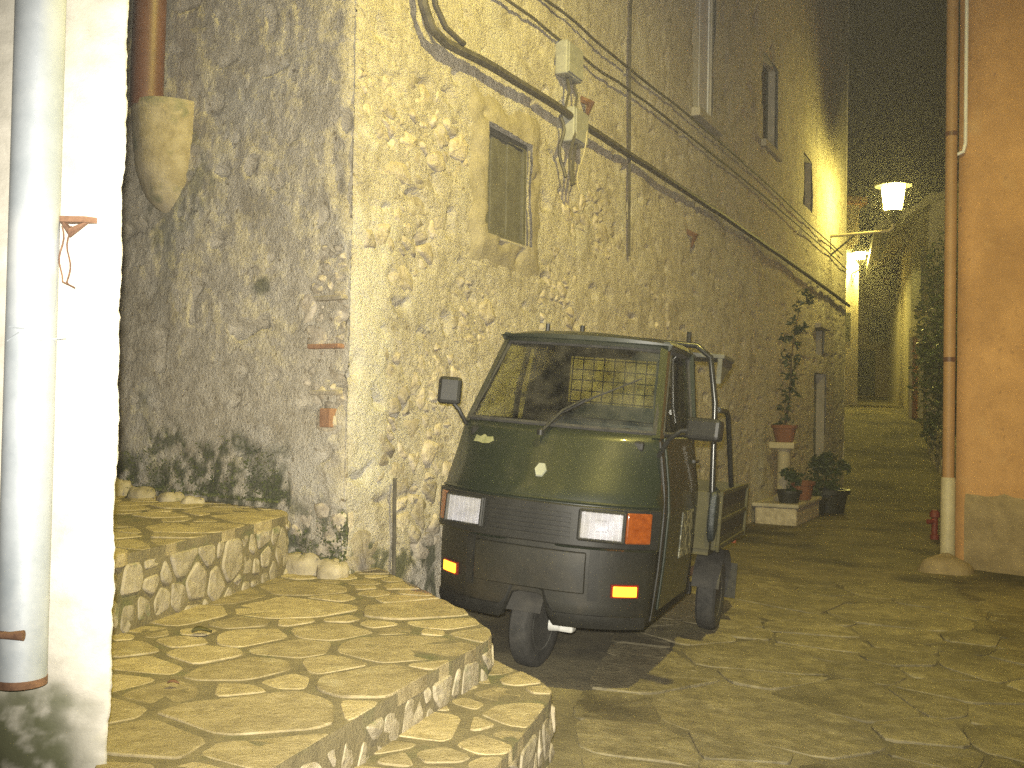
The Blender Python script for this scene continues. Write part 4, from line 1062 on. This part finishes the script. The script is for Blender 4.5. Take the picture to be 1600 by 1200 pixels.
# mirrors
def mirror(base, elbow, head, size, rotz):
    mm = MB().tube([base, Vector(base).lerp(Vector(elbow), .5) + Vector((0, -.02, .02)), elbow, head], .011, 8).build('mirror', M_BLACKPL, truck, smooth=40)
    h = MB().box((0, 0, 0), size).build('mirror_head', M_BLACKPL, mm, bevel=.018)
    h.location = head; h.rotation_euler = (R(-6), 0, R(rotz))
    g_ = MB().box((0, size[1] / 2 + .001, 0), (size[0] - .025, .004, size[2] - .025)).build('mirror_glass', M_CHROME, mm)
    g_.location = head; g_.rotation_euler = (R(-6), 0, R(rotz))
mirror((-.482, -.015, 1.13), (-.535, -.06, 1.22), (-.565, -.06, 1.285), (.115, .05, .135), 18)
mirror((.49, -.02, 1.06), (.60, -.10, 1.19), (.705, -.09, 1.205), (.165, .07, .10), -14)
# wheels
def wheel(x, y, z, r_, w, label, hubside, steer=0):
    M = Matrix.Translation((x, y, z)) @ Matrix.Rotation(R(steer), 4, 'Z') @ Matrix.Rotation(R(90), 4, 'Y')
    h = w / 2
    t = MB().lathe([(r_ * .58, -h * .8), (r_ * .72, -h), (r_ * .90, -h), (r_ * .98, -h * .75), (r_, -h * .3), (r_, h * .3), (r_ * .98, h * .75), (r_ * .90, h), (r_ * .72, h), (r_ * .58, h * .8)], 36, M).build('wheel', M_RUBBER, truck, smooth=40, label=label)
    MB().lathe([(.02, -h * .5), (r_ * .56, -h * .78), (r_ * .60, -h * .84), (r_ * .60, h * .84), (r_ * .55, h * .72), (r_ * .42, h * .45), (r_ * .30, h * .5), (r_ * .12, h * .72), (.01, h * .74)], 30, M).build('rim', M_RIM, t, smooth=30)
    for k in range(4):
        an = k * math.pi / 2 + .4; MB().lathe([(.010, h * .42), (.010, h * .62)], 6, M @ Matrix.Translation((r_ * .33 * math.cos(an), r_ * .33 * math.sin(an), 0))).build('bolt', M_HUB, t)
    return t
fw = wheel(-.045, .02, .212, .214, .105, 'front wheel', 1, -5)
MB().tube([(.03, .02, .212), (.10, .02, .212)], [.035, .026], 12).build('hub', M_HUB, fw, smooth=40)
MB().box((.115, .02, .215), (.075, .07, .055)).build('brake_arm', M_HUB, fw, bevel=.012)
MB().tube([(.09, .02, .22), (.09, .16, .32), (.03, .20, .52)], .024, 8).build('fork', M_UNDER, truck, smooth=40)
def fender(u, v):
    a = R(20 + 150 * u); rr = .27
    return Vector((-.045 + (v - .5) * .20, .02 - math.cos(a) * rr, .215 + math.sin(a) * rr))
MB().solid(fender, lambda u, v: fender(u, v) + Vector((0, 0, -.006)), lin(0, 1, 14), lin(0, 1, 4)).build('front_fender', M_UNDER, truck, smooth=40)
for s in (-1, 1):
    x = s * .550
    wheel(x, 1.59, .214, .214, .115, 'rear wheel', s)
    def mud(u, v, s=s):
        a = R(15 + 150 * u); return Vector((s * .550 + (v - .5) * .16, 1.59 - math.cos(a) * .265, .22 + math.sin(a) * .265))
    MB().solid(mud, lambda u, v: mud(u, v) + Vector((0, 0, -.006)), lin(0, 1, 14), lin(0, 1, 3)).build('mudguard', M_UNDER, truck, smooth=40)
    MB().box((x + s * .02, 1.93, .26), (.17, .008, .22)).build('mud_flap', M_RUBBER, truck)
# chassis and engine
ch = MB()
for s in (-1, 1): ch.box((s * .22, 1.45, .38), (.06, 1.5, .09))
ch.box((0, 1.59, .23), (.86, .07, .07)); ch.build('chassis', M_UNDER, truck, bevel=.006)
MB().box((.05, 1.35, .32), (.34, .46, .20)).build('engine', M_UNDER, truck, bevel=.02)
MB().box((.40, 1.08, .37), (.17, .22, .20)).build('battery_box', M_UNDER, truck, bevel=.012)
MB().tube([(.30, 1.7, .26), (.34, 1.9, .27), (.36, 2.15, .27)], .028, 10).build('exhaust', M_RUST, truck, smooth=40)
# load bed
MB().box((0, 1.60, .525), (1.20, 1.18, .03)).build('bed_floor', M_BEDBOARD, truck)
def board(name, c, d, label=None): return MB().box(c, d).build(name, M_BEDBOARD, truck, bevel=.006, label=label)
for s in (-1, 1):
    sb = board('side_board', (s * .625, 1.60, .70), (.028, 1.18, .32))
    for z in (.855, .70, .553): MB().box((s * .646, 1.60, z), (.014, 1.18, .028)).build('rail', M_BEDBOARD, sb, bevel=.004)
    for y in (1.03, 2.17): MB().box((s * .648, y, .70), (.018, .03, .335)).build('post', M_BEDBOARD, sb, bevel=.004)
hb = board('headboard', (0, 1.015, .70), (1.21, .028, .32))
board('tailgate', (0, 2.185, .70), (1.21, .028, .32))
tl = MB().box((.52, 2.21, .50), (.16, .04, .07)).build('tail_light', M_AMBER, truck, bevel=.006)
# hoop rack over the cab back
hoop = [(-.60, .985, .86), (-.575, .985, 1.35), (-.53, .985, 1.60), (-.45, .985, 1.66), (0, .985, 1.675), (.45, .985, 1.66), (.53, .985, 1.60), (.575, .985, 1.35), (.60, .985, .86)]
rk = MB().tube(hoop, .017, 10).build('rack_hoop', M_BRIGHTBAR, truck, smooth=40)
for x in (-.43, -.22, .40): MB().tube([(x, .985, 1.66), (x, .985, 1.735)], .014, 8).build('peg', M_BRIGHTBAR, rk, smooth=40)
for s in (-1, 1): MB().tube([(s * .595, 1.0, 1.315), (s * .605, 1.22, 1.315), (s * .610, 1.275, 1.29), (s * .615, 1.62, .87)], .016, 8).build('brace', M_BRIGHTBAR, rk, smooth=40)
MB().prism([(-.02, 1.02), (.60, 1.02), (.60, 1.42), (-.02, 1.42)], 1.60, 1.625).build('rack_board', M_DARKWOOD, rk, bevel=.004)
MB().prism([(.565, 1.02), (.59, 1.02), (.59, 1.42), (.565, 1.42)], lambda x, y: 1.46 + (y - 1.02) * .3, 1.60).build('rack_gusset', M_DARKWOOD, rk)
# bag on the seat and tarpaulin over the front corner of the bed
def lump(name, d, seed, m, label, cat, loc, parent_m):
    def fn(u, v):
        a = u * 2 * math.pi; e = (v - .5) * math.pi; ce = math.copysign(abs(math.cos(e)) ** .45, math.cos(e)); se = math.copysign(abs(math.sin(e)) ** .6, math.sin(e))
        x = math.copysign(abs(math.cos(a)) ** .6, math.cos(a)) * ce; y = math.copysign(abs(math.sin(a)) ** .6, math.sin(a)) * ce
        k = 1 + .16 * nz(x * 1.6, y * 1.6 + se, seed) + .07 * nz(x * 5, y * 5 + se * 5, seed)
        return Vector((x * d[0] * k, y * d[1] * k, se * d[2] * k))
    o = MB().grid(fn, lin(0, 1, 29), lin(.02, .98, 17)).build(name, m, smooth=0)
    o.matrix_world = parent_m @ Matrix.Translation(loc)
    return tag(o, label, cat)
bpy.context.view_layer.update()
TM = truck.matrix_world.copy()
lump('bag', (.22, .12, .13), 2, M_BAG, 'pale grey bag lying behind the windscreen on the seat', 'bag', (.10, .62, .90), TM)
lump('tarpaulin', (.03, .085, .14), 6, M_TARP, 'dark blue tarpaulin folded over the front corner of the truck bed', 'tarpaulin', (.612, 1.04, .735), TM)

# ------------------------------------------------------------------ leaves on the steps
def leaf(loc, L, rz, m, label):
    def fn(u, v):
        w = math.sin(math.pi * min(1, u * .97 + .015)) ** .8 * .42 * L
        return Vector(((u - .5) * L, (v - .5) * w * 2, .012 + .25 * L * abs(v - .5) + .10 * L * math.sin(u * 4)))
    o = MB().solid(fn, lambda u, v: fn(u, v) + Vector((0, 0, -.0015)), lin(0, 1, 9), lin(0, 1, 5)).build('leaf', m, smooth=0)
    o.location = loc; o.rotation_euler = (0, 0, rz); tag(o, label, 'leaf')
leaf((-1.155, 3.945, .372), .075, .5, mat('dry_leaf', (0.05, 0.05, 0.02), (0.11, 0.10, 0.04), scale=30, rough=.8), 'curled dry leaf lying on the middle step')
leaf((-1.03, 3.23, .372), .035, .2, M_RUST, 'tiny brown leaf scrap nearer the camera on the middle step')

# ------------------------------------------------------------------ added haze, imitates camera flare: lamp glow and lifted blacks
HAZE = .0026
hz_m = bpy.data.materials.new('flare_haze'); hz_m.use_nodes = True
hn, hl_ = hz_m.node_tree.nodes, hz_m.node_tree.links
hn.remove(hn['Principled BSDF'])
pv = hn.new('ShaderNodeVolumePrincipled'); pv.inputs['Color'].default_value = (.95, .93, .88, 1); pv.inputs['Density'].default_value = HAZE; pv.inputs['Anisotropy'].default_value = .7
hl_.new(pv.outputs[0], hn['Material Output'].inputs['Volume'])
hz = MB().box((23, 52, 4.9), (76, 118, 13.4)).build('flare_haze_box', hz_m)
tag(hz, 'thin added haze imitating camera flare in the alley', 'flare_haze_box', kind='stuff')
